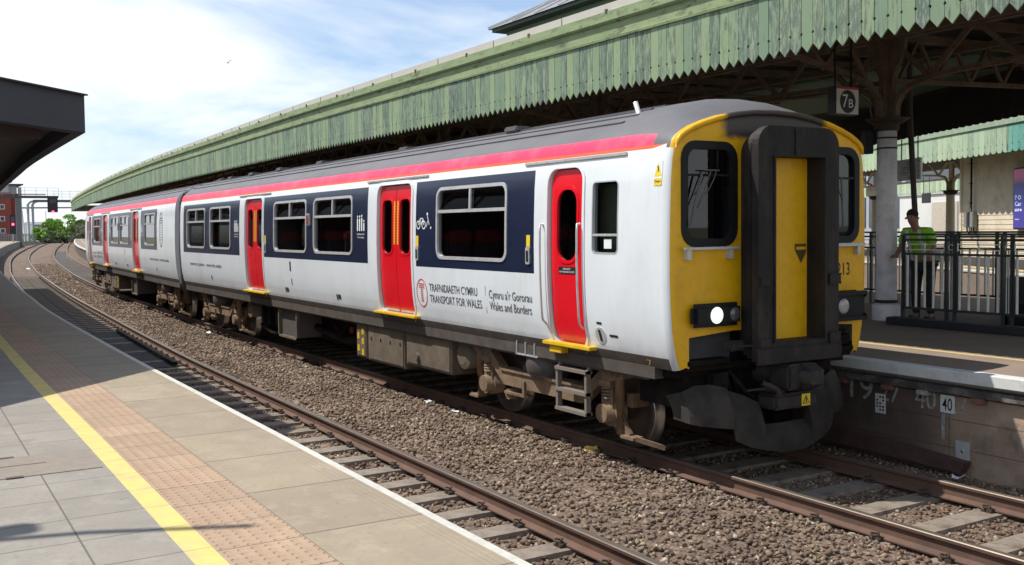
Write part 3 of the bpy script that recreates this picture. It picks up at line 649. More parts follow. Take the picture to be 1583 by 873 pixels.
        bx = MB(); x0 = 2.47; sheet(bx, s, rrect(x0, x0+.085, 2.02, 2.22, .02), off=.016, thick=.014); sheet(bx, s, rrect(x0+.018, x0+.067, 2.05, 2.18, .01), off=.019, mi=1)
        sheet(bx, s, [(x0, 2.225), (x0+.08, 2.225), (x0+.08, 2.36), (x0, 2.36)], off=.003, mi=2); bx.build('door_button', [alu, blackp, yel_t], root)
        # crew door
        wh = rrect(1.575, 1.955, 2.08, 2.86, .16)
        d = MB(); sheet(d, s, rrect(1.45, 2.08, 1.15, 3.08, .15), [wh], off=-.035, thick=.035); sheet(d, s, rrect(1.54, 1.99, 2.045, 2.90, .185), [wh], off=-.027, thick=.01); dl = d.build('crew_door', red, root)
        g = MB(); sheet(g, s, wh, off=-.05); g.build('door_window', glass, dl)
        g = MB(); sheet(g, s, rrect(1.60, 1.93, 1.93, 2.01, .01), off=-.031); text(g, 'PRIVATE', .14, .020, lambda u, v: (1.765+s*.07-s*u, s*(Y(1.98)-.029), 1.976+v), 1); text(g, 'NO PASSENGER ACCESS', .29, .018, lambda u, v: (1.765+s*.145-s*u, s*(Y(1.95)-.029), 1.945+v), 1); g.build('notice', [blackp, whitet], dl)
        r_ = MB(); sheet(r_, s, rrect(1.385, 2.145, 1.10, 3.135, .2), [rrect(1.425, 2.105, 1.05, 3.095, .165)], off=.01, thick=.02); r_.build('door_surround', white, root)
        st = MB(); st.box(1.28, 2.2, s*1.32, s*1.43, 1.125, 1.165, bev=.006); st.box(1.86, 2.1, s*1.3, s*1.40, 1.04, 1.115, bev=.006); st.build('door_step', stepy, root)
        dr = MB(); dr.box(.69, 2.62, s*1.352, s*1.378, 3.165, 3.2, bev=.005); dr.build('rain_strip', alu, root)
        for xx in (2.2, 1.47):
            h = MB(); h.tube([(xx, s*(Y(2.48)+.0), 2.48), (xx-.02, s*(Y(2.48)+.05), 2.48)]+[(xx-.02, s*(Y(z_)+.055), z_) for z_ in (2.4, 2.1, 1.8, 1.5, 1.4)]+[(xx, s*Y(1.35), 1.35)], .013, 8); h.build('grab_rail', alu, root)
        # cab side window
        g = MB(); sheet(g, s, rrect(.81, 1.24, 2.18, 2.91, .04), off=-.03); gl = g.build('cab_side_window', glassc, root)
        f_ = MB(); sheet(f_, s, rrect(.795, 1.255, 2.165, 2.925, .06), [rrect(.81, 1.24, 2.18, 2.91, .045)], off=.003, thick=.02, mi=1); sheet(f_, s, rrect(.81, 1.24, 2.35, 2.375, .004), off=.0, thick=.02); f_.build('window_frame', [alu, whiter], gl)
        g = MB(); sheet(g, s, rrect(.93, 1.06, 2.22, 2.32, .005), off=-.02, zl=False); g.build('sticker', whitet, gl)
        # marks
        T = lambda x0, z_, off=.004: (lambda u, v: (x0-s*u, s*(Y(z_+v)+off), z_+v))
        def at(xa, wd): return xa if s == 1 else xa-wd
        g = MB(); xl = lambda xa, wd: (xa if s == 1 else xa-wd)
        text(g, 'TRAFNIDIAETH CYMRU', 1.36, .105, T(xl(5.12, 1.36), 1.585)); text(g, 'TRANSPORT FOR WALES', 1.46, .105, T(xl(5.12, 1.46), 1.43))
        sheet(g, s, [(3.545, 1.38), (3.555, 1.38), (3.555, 1.72), (3.545, 1.72)], off=.003, zl=False)
        text(g, "Cymru a'r Gororau", 1.0, .105, T(xl(3.46, 1.0), 1.575)); text(g, 'Wales and Borders', .98, .105, T(xl(3.46, .98), 1.43)); g.build('lettering', dark_t, root)
        def logo(xc, zc, rx, rz, mt_):
            g_ = MB(); n = 36; V2 = []; 
            for k in range(n):
                a_ = 2*math.pi*k/n
                for q in (1, .85 if rz > .3 else .91):
                    x = xc+rx*q*math.cos(a_); zz = zc+(rz-(1-q)*rx)*math.sin(a_); V2.append((x, s*(Y(zz)+.004), zz))
            g_.add(V2, [(2*k, 2*k+1, (2*k+3) % (2*n), (2*k+2) % (2*n)) for k in range(n)])
            for k in range(10):
                wd = rx*(.98 if k < 3 else .42); zz = zc+rz*(.62-k*.135); sheet(g_, s, [(xc-wd/2, zz), (xc+wd/2, zz), (xc+wd/2, zz+rz*.06), (xc-wd/2, zz+rz*.06)], off=.004, zl=False)
            g_.build('emblem', mt_, root)
        logo(5.36, 1.545, .17, .20, red_t)
        if toilet: logo(17.6, 2.5, .26, .50, dark_t)
        g = MB(); text(g, 'www.trc.cymru   www.tfw.wales', 2.9, .09, T(xl(18.6, 2.9), 1.60)); g.build('lettering', dark_t, root)
        g = MB()    # passenger symbols: people and bicycle
        for xs0 in (7.5, 14.42):
            for k in range(4):
                x = xs0+(k-1.5)*.085*s*-1; hh = (.2, .2, .21, .13)[k]; sheet(g, s, rrect(x-.022, x+.022, 2.42, 2.42+hh, .015, 3), off=.004, zl=False); sheet(g, s, rrect(x-.02, x+.02, 2.43+hh, 2.47+hh, .019, 3), off=.004, zl=False)
            text(g, 'Seddi Blaenoriaeth', .3, .026, T(xs0+s*.15, 2.36)); text(g, 'Priority seating', .26, .026, T(xs0+s*.13, 2.31))
        def ring(cx, cz, ra, rb):
            n = 14; V2 = []
            for k in range(n):
                a_ = 2*math.pi*k/n
                for q in (ra, rb): V2.append((cx+q*math.cos(a_), s*(Y(cz)+.004), cz+q*math.sin(a_)))
            g.add(V2, [(2*k, 2*k+1, (2*k+3) % (2*n), (2*k+2) % (2*n)) for k in range(n)])
        ring(5.42, 2.50, .062, .045); ring(5.25, 2.50, .062, .045)
        for p, q in (((5.42, 2.5), (5.36, 2.59)), ((5.36, 2.59), (5.27, 2.59)), ((5.27, 2.59), (5.25, 2.5)), ((5.36, 2.59), (5.33, 2.5)), ((5.33, 2.5), (5.27, 2.59)), ((5.13, 2.62), (5.08, 2.5)), ((5.13, 2.55), (5.17, 2.47))):
            g.bar((p[0], s*(Y(2.55)+.003), p[1]), (q[0], s*(Y(2.55)+.003), q[1]), .004, .014)
        ring(5.14, 2.65, .022, 0.001); ring(5.03, 2.46, .018, .001)
        g.build('symbols', whitet, root)
        g = MB(); sheet(g, s, [(.115, 2.88), (.235, 2.88), (.235, 3.08), (.115, 3.08)], off=.004, mi=3, zl=False); sheet(g, s, [(.12, 2.84), (.23, 2.84), (.23, 2.91), (.12, 2.91)], off=.0045, mi=0, zl=False); sheet(g, s, [(.12, 2.93), (.23, 2.93), (.175, 3.06)], off=.005, mi=0, zl=False)
        g.bar((.185, s*(Y(3)+.006), 3.03), (.165, s*(Y(3)+.006), 2.985), .003, .012, 1); g.bar((.165, s*(Y(3)+.006), 2.985), (.182, s*(Y(3)+.006), 2.975), .003, .012, 1); g.bar((.182, s*(Y(3)+.006), 2.975), (.17, s*(Y(3)+.006), 2.94), .003, .012, 1)
        text(g, 'Danger', .09, .022, T(.175+s*.045, 2.872, .006), 1); g.build('warning_label', [yel_t, blackp, whitet, whitet], root)
        g = MB(); text(g, '7', .07, .06, T(.45, 1.06, .005)); g.build('painted_mark', stepy, root)
        g = MB()   # fuel/brake handwheel and small hatches
        yy = Y(1.3)+.003; n = 16; ring_ = [(1.16+.09*math.cos(6.283*k/n), 1.30+.09*math.sin(6.283*k/n)) for k in range(n)]
        sheet(g, s, ring_, off=.006, thick=.006, mi=1, zl=False); sheet(g, s, [(1.13, 1.24), (1.17, 1.24), (1.19, 1.36), (1.15, 1.36)], off=.01, mi=0, zl=False); sheet(g, s, [(1.12, 1.42), (1.21, 1.42), (1.21, 1.445), (1.12, 1.445)], off=.004, zl=False); sheet(g, s, [(.86, 1.30), (1.0, 1.30), (1.0, 1.325), (.86, 1.325)], off=.004, zl=False)
        for x in (8.55, 11.2): sheet(g, s, rrect(x-.05, x+.05, 1.28, 1.36, .02), off=.006, thick=.006, mi=0, zl=False); sheet(g, s, rrect(x+.08, x+.14, 1.26, 1.36, .02), off=.006, thick=.006, mi=2, zl=False)
        sheet(g, s, [(10.9, 1.68), (10.97, 1.68), (10.97, 1.86), (10.9, 1.86)], off=.004, zl=False); sheet(g, s, [(10.88, 1.42), (10.92, 1.42), (10.92, 1.54), (10.88, 1.54)], off=.004, zl=False); sheet(g, s, rrect(16.6, 16.68, 1.3, 1.4, .02), off=.004, zl=False)
        g.build('body_fitting', [blackp, alu, solebar], root)
        lt = MB(); lt.box(9.77, 9.89, s*1.405, s*1.45, 2.52, 2.74, bev=.012); lt.box(9.795, 9.865, s*1.45, s*1.458, 2.55, 2.71, 1); lt.build('body_side_lamp', [alu, M('lamp_red', (.35, .04, .02), .3)], root)
        sb = MB(); sb.box(.35, CARL-.05, s*1.18, s*1.30, .93, 1.05); sb.box(.5, CARL-.3, s*1.24, s*1.27, .90, .93); sb.build('solebar', solebar, root)
    # roof loft
    def kx(x): return 1-.32*max(0, min(1, (.75-x)/.65))**2.2
    rx = [.10, .3, .5, .8, 1.0, 2, 4, 8, 12, 16, CARL-.02]; rx = rx[:1]+[.2, .3, .42, .55, .7, .85, 1.0, 1.25]+[x for x in np.arange(2, 19.5, 1.0)]+[CARL]
    prof = [(y, z_) for z_, y in ROOFP]+[(-y, z_) for z_, y in reversed(ROOFP[:-1])]
    b = MB(); n = len(prof); vs = []
    for x in rx:
        for y, z_ in prof: vs.append((x, y, 3.24+(z_-3.24)*kx(x)))
    fs = []; mi = []
    for i in range(len(rx)-1):
        for k in range(n-1):
            fs.append((i*n+k, i*n+k+1, (i+1)*n+k+1, (i+1)*n+k)); e = k if k < n/2 else n-2-k
            mi.append(1 if (e < 2 and rx[i] >= .29) else 0)
    b.add(vs, fs, 0, True); b.mi = mi
    b.build('roof', [roofm, pink], root)
    rb = MB()
    for (y, z_) in ((1.05, 3.548), (.86, 3.634), (.66, 3.707), (.46, 3.757), (.2, 3.79)):
        for s in (1, -1): rb.bar((1.15, s*y, z_+.006), (CARL-.1, s*y, z_+.006), .045, .018, 0, (0, s*y*.35, 1))
    rb.build('roof_rib', roofm, root)
    rb = MB()
    for (x, y) in ((4.0, .62), (7.6, .5), (11.3, .55), (13.6, .6), (15.6, .6), (17.5, .55), (18.6, .5)): rb.box(x-.16, x+.16, y-.12, y+.12, 3.70, 3.78, bev=.02)
    rb.build('roof_vent', roofm, root)
    b = MB(); b.tube([(1.27, .75, 3.66), (1.32, .76, 3.80)], .026, 10); b.build('horn', alu, root)
    if gang_end:     # inner end wall, vestibule bellows
        b = MB(); pr = [(s_*y, z_) for s_ in (1,) for z_, y in PROF]+[(y, z_) for z_, y in ROOFP[1:]]; full = pr+[(-y, z_) for y, z_ in reversed(pr[:-1])]
        b.add([(CARL, y, z_) for y, z_ in full], [tuple(range(len(full)))]); b.build('end_wall', white, root)
        b = MB(); b.box(CARL, CARL+.14, -.55, .55, 1.05, 3.45, bev=.03); b.box(CARL+.14, CARL+.24, -.5, .5, 1.08, 3.4, bev=.03)
        for s in (() if toilet else (1, -1)):
            b.tube([(CARL+.08, s*1.20, 3.42), (CARL+.14, s*1.30, 3.2), (CARL+.14, s*1.33, 2.0), (CARL+.14, s*1.30, 1.2), (CARL+.14, s*1.2, .55)], .085, 8)
            b.box(CARL, CARL+.2, s*1.0, s*1.3, 3.2, 3.36); b.bar((CARL+.08, s*1.2, 3.42), (CARL+.08, s*.2, 3.82), .13, .10)
            b.box(CARL+.02, CARL+.14, s*1.12, s*1.30, 2.0, 2.1)
        b.build('gangway_bellows', M('bellows_brown', (.075, .05, .042), .8, var=.35), root)
    # interior
    b = MB(); b.box(1.45, CARL-.02, -1.27, 1.27, 1.10, 1.16); b.box(.15, CARL-.02, -1.2, 1.2, 3.22, 3.26, 1); b.box(1.40, 1.44, -1.3, 1.3, 1.1, 3.25, 0); b.box(.2, 1.4, -1.28, 1.28, 1.05, 1.1); b.box(.14, .75, -1.2, -.45, 1.1, 2.05); b.box(.14, .75, .5, 1.2, 1.1, 2.05); b.box(5.55, 5.58, -1.3, -.4, 1.16, 3.2); b.box(CARL-.1, CARL-.05, -1.3, 1.3, 1.1, 3.2)
    for xv in (5.48, 7.0, 12.42, 13.92):
        for s in (1, -1): b.box(xv, xv+.04, s*.35, s*1.29, 1.16, 3.15, 0)
    b.box(1.3, 1.36, -.95, -.5, 1.2, 2.9, 1); b.box(.9, 1.39, .9, 1.2, 2.0, 2.9, 2)
    b.build('interior', [inner, innerw, M('cabinet_green', (.30, .33, .22), .7)], root)
    sg = None
    for xs_ in list(np.arange(2.9, 5.3, .85))+list(np.arange(7.4, 12.3, .85))+list(np.arange(14.3, 16.9 if toilet else 19.3, .85)):
        for yy in (1.0, .55, -.6, -1.02):
            if sg is None:
                q = MB(); q.box(-.05, .42, -.2, .2, 1.5, 1.62, bev=.03); q.box(.36, .46, -.2, .2, 1.6, 2.36, bev=.04); q.box(.30, .48, -.2, .2, 2.24, 2.42, 1, bev=.04); q.box(.1, .3, -.05, .05, 1.16, 1.5)
                sg = q.build('seat', [seatm, seatr], root); sg.location = (xs_, yy, 0)
            else:
                c_ = sg.copy(); COL.objects.link(c_); c_.parent = root; c_.location = (xs_, yy, 0)
                if (int(xs_*10) % 2): c_.scale = (-1, 1, 1)
    # ---- front
    prof_s = [(y, z_) for z_, y in PROF if z_ >= 1.04]+[(y, 3.24+(z_-3.24)*.68) for z_, y in ROOFP[1:]]
    full = prof_s+[(-y, z_) for y, z_ in reversed(prof_s[:-1])]
    def inset(d):
        o_ = []; n = len(full)
        for i, (y, z_) in enumerate(full):
            p = full[max(i-1, 0)]; q = full[min(i+1, n-1)]; ty, tz = q[0]-p[0], q[1]-p[1]; L_ = math.hypot(ty, tz); ny, nz = -tz/L_, ty/L_
            o_.append((y+ny*d, z_+nz*d))
        return o_
    rings = [(.10, 0), (.055, .006), (.02, .03), (.004, .062), (0, .09)]
    b = MB(); vs = []; n = len(full)
    for x, d in rings: vs += [(x, y, z_) for y, z_ in inset(d)]
    fs = []; mi = []
    for i in range(len(rings)-1):
        for k in range(n-1):
            fs.append((i*n+k, (i+1)*n+k, (i+1)*n+k+1, i*n+k+1)); zc = full[k][1]; mi.append((1 if zc < 3.2 else 2) if i == 0 or (i == 1 and zc < 3.2) else 0)
    b.add(vs, fs, 0, True); b.mi = mi
    ins = inset(.09); outl = [(y, z_) for y, z_ in ins]
    outl = [(y, z_) for y, z_ in outl]+[(-1.16, 1.06), (-1.16, 1.36), (-.58, 1.40), (.58, 1.40), (1.16, 1.36), (1.16, 1.06)]
    wins = [rrect(.56, 1.225, 2.27, 3.24, .15), rrect(-1.225, -.56, 2.27, 3.24, .15)]
    V2, F = cdt(outl, wins+[rrect(-.42, .42, 1.42, 3.2, .02)])
    bb = len(b.v); b.v += [(0, p[0], p[1]) for p in V2]
    for f_ in F: b.f.append(tuple(bb+i for i in f_)); b.mi.append(0); b.sm.append(False)
    arc = [p for p in inset(.035) if p[1] > 3.10]
    for p, q in zip(arc, arc[1:]): pass
    na = len(arc); b.tube([(-.004, y, z_) for y, z_ in arc], .04, 8, radii=[.030*min(1, .15+min(i, na-1-i)*.33) for i in range(na)])
    fr = b.build('cab_front', [yellow, white, roofm], root)
    for s in (1, -1):
        wr = wins[0] if s == 1 else wins[1]
        a_, c_ = (.56, 1.225) if s == 1 else (-1.225, -.56)
        V2, F = cdt(wr); g = MB(); g.add([(.028, p[0], p[1]) for p in V2], F); gl = g.build('windscreen', glassc, root)
        f_ = MB(); outr = rrect(a_-.03, c_+.03, 2.24, 3.27, .175); V2, F = cdt(outr, [rrect(a_+.05, c_-.05, 2.32, 3.19, .11)]); f_.add([(-.014, p[0], p[1]) for p in V2], F)
        lp = rrect(a_-.03, c_+.03, 2.24, 3.27, .175); n_ = len(lp); f_.add([(-.014, p[0], p[1]) for p in lp]+[(.03, p[0], p[1]) for p in lp], [(i, (i+1) % n_, n_+(i+1) % n_, n_+i) for i in range(n_)])
        lp = rrect(a_+.05, c_-.05, 2.32, 3.19, .11); n_ = len(lp); f_.add([(-.014, p[0], p[1]) for p in lp]+[(.03, p[0], p[1]) for p in lp], [(i, (i+1) % n_, n_+(i+1) % n_, n_+i) for i in range(n_)])
        f_.box(-.01, .01, a_+.04, c_-.04, 2.93, 2.95); f_.build('window_seal', rubber, gl)
        wp = MB(); yb = (a_+c_)/2
        if s == 1: wp.tube([(-.045, yb+.02, 2.98), (-.05, yb+.10, 2.80), (-.045, yb+.2, 2.62)], .007, 6); wp.tube([(-.045, yb-.05, 2.98), (-.055, yb-.01, 2.90), (-.05, yb+.05, 2.80), (-.05, yb+.10, 2.75)], .005, 6); wp.bar((-.035, yb+.13, 2.95), (-.035, yb+.28, 2.45), .01, .02); wp.bar((-.035, yb+.1, 2.985), (-.035, yb-.1, 2.985), .012, .012)
        else: wp.tube([(-.045, yb+.1, 2.98), (-.05, yb-.05, 2.70)], .007, 6); wp.bar((-.035, yb-.05, 2.95), (-.035, yb-.08, 2.42), .01, .02)
        wp.build('wiper', M('wiper_grey', (.09, .085, .08), .5), gl)
        h = MB(); h.box(-.075, -.045, s*.56, s*1.27, 2.215, 2.24, bev=.004)
        for yy in (.66, 1.2): h.box(-.06, .0, s*yy-.025, s*yy+.025, 2.12, 2.215)
        h.build('handrail', alu, root)
        hl = MB(); hl.box(-.11, .0, s*.55, s*1.18, 1.46, 1.69, bev=.042); hb = hl.build('lamp_housing', rubber, root)
        for (yy, rad, mt_, nm) in ((.90, .082, None, 'headlight'), (.66, .068, None, 'tail_light')):
            mt_ = M('lamp_lit', (.8, .85, .75), .3, emit=((.72, .92, .70), .95)) if (nm == 'headlight' and s == 1 and lit) else (M('lamp_lens', (.35, .34, .32), .15, spec=.9) if nm == 'headlight' else M('tail_lens', (.07, .07, .075), .12, spec=.9))
            l_ = MB(); n_ = 20; cen = (-.128, s*yy, 1.575); rr_ = [(-.112, 1.0), (-.122, .85), (-.128, .5)]
            vs = [(x, s*yy+rad*q*math.cos(6.2832*k/n_), 1.575+rad*q*math.sin(6.2832*k/n_)) for x, q in rr_ for k in range(n_)]+[(-.131, s*yy, 1.575)]
            fs = [(i*n_+k, i*n_+(k+1) % n_, (i+1)*n_+(k+1) % n_, (i+1)*n_+k) for i in range(2) for k in range(n_)]+[(2*n_+k, 2*n_+(k+1) % n_, 3*n_) for k in range(n_)]
            l_.add(vs, fs, 0, True); l_.build(nm, mt_, hb)
    # gangway
    b = MB()
    def arch(hw, z0, z1, r_): 
        p = rrect(-hw, hw, z0-r_-.1, z1, r_, 6); top = [q for q in p if q[1] > z0]; return [(hw, z0)]+[q for q in top]+[(-hw, z0)]
    A = arch(.50, 1.16, 3.37, .20); Bn = arch(.565, 1.11, 3.415, .185); Cn = arch(.36, 1.3, 3.12, .02); hole = [(.35, 1.29), (.35, 3.12), (-.35, 3.12), (-.35, 1.29)]
    def ringx(poly, x0, x1, mi=0):
        n_ = len(poly); b.add([(x0, p[0], p[1]) for p in poly]+[(x1, p[0], p[1]) for p in poly], [(i, (i+1) % n_, n_+(i+1) % n_, n_+i) for i in range(n_)], mi)
    def facex(poly, x, holes=(), mi=0):
        V2, F = cdt(poly, holes); b.add([(x, p[0], p[1]) for p in V2], F, mi)
    def sc(poly, k, dz=0): return [(p[0]*k, 2.2+(p[1]-2.2)*(1-(1-k)*.5)+dz) for p in poly]
    xx = 0.02
    for i in range(3):
        pa = sc(A, .95+.05*i); ringx(pa, xx, xx-.055); facex(pa, xx-.055, [hole]); pb = sc(A, .90+.05*i); ringx(pb, xx-.055, xx-.075); xx -= .075
    ringx(sc(A, 1.06), xx, xx-.04, 1)
    ringx(Bn, -.235, -.33); facex(Bn, -.235, [hole]); facex(Bn, -.33, [hole]); ringx(hole, -.33, -.06)
    b.box(-.35, -.32, -.60, .60, 1.08, 1.24, bev=.01); b.box(-.345, -.33, .05, .07, 3.13, 3.39)
    for s in (1, -1):
        for zz in (1.25, 1.85): b.box(-.355, -.31, s*.42, s*.56, zz, zz+.09, bev=.01)
        b.bar((-.34, s*.355, 1.29), (-.34, s*.355, 3.12), .02, .02)
    b.box(-.20, -.10, .60, .80, 1.22, 1.32, bev=.02); b.bar((-.15, .8, 1.27), (-.28, .45, 1.27), .04, .02)
    b.build('gangway', [gang, gangf], root)
    d = MB(); d.box(-.10, -.075, -.35, .35, 1.29, 3.12)
    dd = d.build('gangway_door', yellow, root)
    d = MB(); d.add([(-.104, -.17, 2.25), (-.104, -.335, 2.25), (-.104, -.335, 2.16), (-.104, -.26, 2.05), (-.104, -.17, 2.19)], [(0, 1, 2, 3, 4)]); d.box(-.112, -.104, -.19, -.32, 2.19, 2.22, 1); d.build('door_handle', [M('handle_recess', (.08, .05, .02), .6), yellow], dd)
    g = MB(); text(g, number, .20, .135, lambda u, v: (-.003, -.915-u, 1.90+v)); g.build('unit_number', blackp, root)
    # dark end below the cab, coupler, deflector
    b = MB(); b.box(.16, .5, -1.2, 1.2, .95, 1.45); b.box(.05, .16, -1.19, 1.19, 1.02, 1.08)
    for s in (1, -1): b.box(-.0, .17, s*.62, s*1.18, 1.08, 1.13)
    b.box(.2, .9, -1.05, 1.05, .62, .95); b.box(.02, .25, -1.19, -.7, 1.1, 1.3, bev=.05)
    for k in range(5): b.tube([(.1, .75-k*.08, .95), (.02, .72-k*.08, .72), (.12, .55-k*.08, .62), (.3, .5-k*.08, .7)], .018, 6)
    for s in (1, -1):
        b.tube([(.1, s*.55, .98), (-.08, s*.5, .8), (-.05, s*.3, .68), (.05, s*.22, .8)], .022, 8); b.box(.05, .15, s*.6, s*.8, .72, .98); b.bar((.3, s*1.0, .95), (.02, s*.8, .55), .05, .05)
    b.build('buffer_beam', under, root)
    cp = MB(); cp.tube([(.4, 0, .93), (-.05, 0, .93)], .13, 12); cp.box(-.38, -.1, -.18, .2, .80, 1.06, bev=.03); cp.tube([(-.38, .0, .93), (-.52, .0, .93)], .07, 10); cp.box(-.30, -.02, -.30, .30, .60, .76, bev=.03); cp.prism([(-.38, .8), (-.5, .86), (-.5, 1.0), (-.38, 1.06)], -.16, .02); cp.tube([(-.3, .26, .78), (-.36, .36, .84), (-.28, .46, .9)], .03, 8)
    for k in range(4): cp.bar((-.32, .2+.05*k, .79+.02*k), (-.1, .34+.05*k, .80), .02, .02)
    cpo = cp.build('coupler', M('coupler_dark', (.022, .017, .015), .7, var=.4, dirt=(.07, .055, .045), dirt_amt=.5, dscale=8), root)
    g = MB(); g.box(-.304, -.301, -.18, -.06, .62, .74); g.add([(-.306, -.07, .64), (-.306, -.17, .64), (-.306, -.12, .73)], [(0, 1, 2)], 1); g.add([(-.308, -.085, .648), (-.308, -.155, .648), (-.308, -.12, .712)], [(0, 1, 2)], 0); g.bar((-.31, -.12, .70), (-.31, -.12, .655), .01, .008, 1); g.build('warning_label', [yel_t, blackp], cpo)
    pl = MB(); nose = []
    half = [(0, -.24, .16, .43), (.16, -.235, .165, .43), (.33, -.21, .20, .43), (.34, -.21, .20, .66), (.50, -.18, .24, .74), (.68, -.13, .32, .80), (.70, -.13, .44, .83), (.86, -.07, .46, .87), (1.00, .0, .48, .86), (1.08, .07, .50, .80), (1.09, .30, .52, .74)]
    for (yy, xx, zb, top) in [(-a_[0],)+a_[1:] for a_ in half[:0:-1]]+half: nose.append((xx, yy, zb, top))
    vs = []
    for xx, y, zb, top in nose:
        for q in range(5): tq = q/4; vs.append((xx+.12*tq*tq, y, zb+(top-zb)*tq))
    pl.add(vs, [(i*5+q, (i+1)*5+q, (i+1)*5+q+1, i*5+q+1) for i in range(len(nose)-1) for q in range(4)], 0, False)
    po = pl.build('obstacle_deflector', M('deflector_grey', (.034, .029, .025), .7, var=.3, scale=4, dirt=(.07, .058, .045), dirt_amt=.5, dscale=2, spec=.2), root); md = po.modifiers.new('s', 'SOLIDIFY'); md.thickness = .015
    pb = MB()
    for s in (1, -1): pb.box(.2, .45, s*.38, s*.46, .36, .9); pb.box(.16, .3, s*.15, s*.40, .36, .46); pb.bar((.35, s*.85, .62), (.55, s*.9, .95), .08, .08)
    pb.build('deflector_bracket', under, root)
    # ---- bogies
    wm = None
    for bi, xc in enumerate((2.69, 16.86)):
        bg_ = MB(); 
        for s in (1, -1):
            zA, zB = .66, .86
            poly = [(-1.62, .93), (-1.28, .93), (-.92, .66), (.92, .66), (1.28, .93), (1.62, .93), (1.64, .83), (1.42, .78), (1.28, .78), (.86, .46), (-.86, .46), (-1.28, .78), (-1.42, .78), (-1.64, .83)]
            bg_.prism([(xc+a, z_) for a, z_ in poly], s*1.03, s*1.15)
            bg_.prism([(xc+a, z_) for a, z_ in [(-.92, .668), (.92, .668), (.92, .64), (-.92, .64)]], s*1.0, s*1.175)
            for q in (-1, 1):
                for k in (0, 1): bg_.prism([(xc+q*(1.38+.12*k), .93), (xc+q*(1.44+.12*k), .84), (xc+q*(1.48+.12*k), .93)], s*1.15, s*1.19)
                bg_.box(xc+q*1.3-.12, xc+q*1.3+.12, s*1.05, s*1.17, .71, .78)
        bg_.box(xc-.35, xc+.35, -1.05, 1.05, .45, .62); bg_.box(xc-1.6, xc-1.5, -1.0, 1.0, .5, .65); bg_.box(xc+1.5, xc+1.6, -1.0, 1.0, .5, .65)
        bgo = bg_.build('bogie', bogie_m, root)
        for q in (-1, 1):
            for s in (1, -1):
                x = xc+q*1.3
                if wm is None:
                    wz = MB(); n_ = 40
                    pr = [(0, .13), (.02, .42-.03), (.02, .405), (-.0, .42), (.085, .425), (.105, .452), (.13, .44), (.135, .36), (.10, .34), (.09, .13)]
                    # lathe: (depth inward, radius)
                    pr = [(.0, .0), (.0, .10), (-.015, .11), (.025, .16), (.03, .34), (.0, .365), (.0, .415), (.01, .42), (.09, .425), (.105, .452), (.125, .45), (.135, .36), (.10, .33), (.10, .1)]
                    vs = [( r_*math.cos(6.2832*k/n_), -d_, r_*math.sin(6.2832*k/n_)) for d_, r_ in pr for k in range(n_)]
                    fs = [(i*n_+k, i*n_+(k+1) % n_, (i+1)*n_+(k+1) % n_, (i+1)*n_+k) for i in range(len(pr)-1) for k in range(n_)]
                    wz.add(vs, fs, 0, True); 
                    for i in range(len(pr)-1):
                        if i in (6, 7, 8, 9):
                            for k in range(n_): wz.mi[i*n_+k] = 1
                    wm = wz.build('wheel', [wheelm, steel], bgo)
                    w_ = wm
                else: w_ = wm.copy(); COL.objects.link(w_); w_.parent = bgo
                w_.location = (x, s*.79, .42); w_.rotation_euler = (0, 0, 0 if s == 1 else math.pi)
                ab = MB(); ab.tube([(x, s*.95, .42), (x, s*1.10, .42)], .15, 18); ab.tube([(x, s*1.10, .42), (x, s*1.20, .42)], .105, 16, radii=[.12, .105]); ab.box(x-.10, x+.10, s*1.0, s*1.12, .42, .70)
                ab.prism([(x-q*.05, .30), (x-q*.05, .55), (x+q*.08, .52), (x+q*.36, .24), (x+q*.36, .19), (x+q*.1, .27)], s*1.04, s*1.09)
                for k in range(4): ab.tube([(x, s*1.09, .58+.035*k), (x, s*1.09, .60+.035*k)], .085, 12)
                ab.box(x+q*.26, x+q*.48, s*1.0, s*1.14, .19, .22); ab.bar((x+q*.48, s*1.1, .21), (x+q*.72, s*.9, .13), .03, .05)
                ab.build('axle_box', bogie_m, bgo)
                dm = MB(); dm.tube([(x+q*.22, s*1.11, .86), (x+q*.22, s*1.11, .50)], .05, 10); dm.tube([(x+q*.22, s*1.11, .50), (x+q*.22, s*1.11, .22)], .036, 10); dm.build('damper', bogie_m, bgo)
        for s in (1, -1):
            asp = MB(); pts_ = [(xc, s*1.0, .66), (xc, s*1.0, .70), (xc, s*1.0, .74), (xc, s*1.0, .80), (xc, s*1.0, .88), (xc, s*1.0, .94), (xc, s*1.0, .97)]
            asp.tube(pts_, .2, 24, radii=[.24, .28, .29, .30, .29, .26, .2]); asp.build('air_spring', airbag, bgo)
            lv = MB(); lv.bar((xc+.35, s*1.16, .56), (xc+.35, s*1.16, .36), .03, .05); lv.box(xc+.3, xc+.85, s*1.05, s*1.15, .35, .38); lv.tube([(xc+.8, s*1.02, .34), (xc+.8, s*1.12, .34)], .07, 12); lv.build('brake_linkage', bogie_m, bgo)
        if bi == 0:
            for s in (1, -1):
                l_ = MB()
                for x in (1.5, 2.06): l_.box(x-.02, x+.02, s*1.27, s*1.33, .38, .88)
                for z_ in (.40, .62, .86): l_.box(1.48, 2.08, s*1.25, s*1.345, z_-.018, z_+.018)
                l_.bar((1.5, s*1.3, .87), (1.5, s*1.2, 1.0), .04, .03); l_.bar((2.06, s*1.3, .87), (2.06, s*1.2, 1.0), .04, .03); l_.build('footstep_ladder', M('ladder_grey', (.17, .14, .115), .8), root)
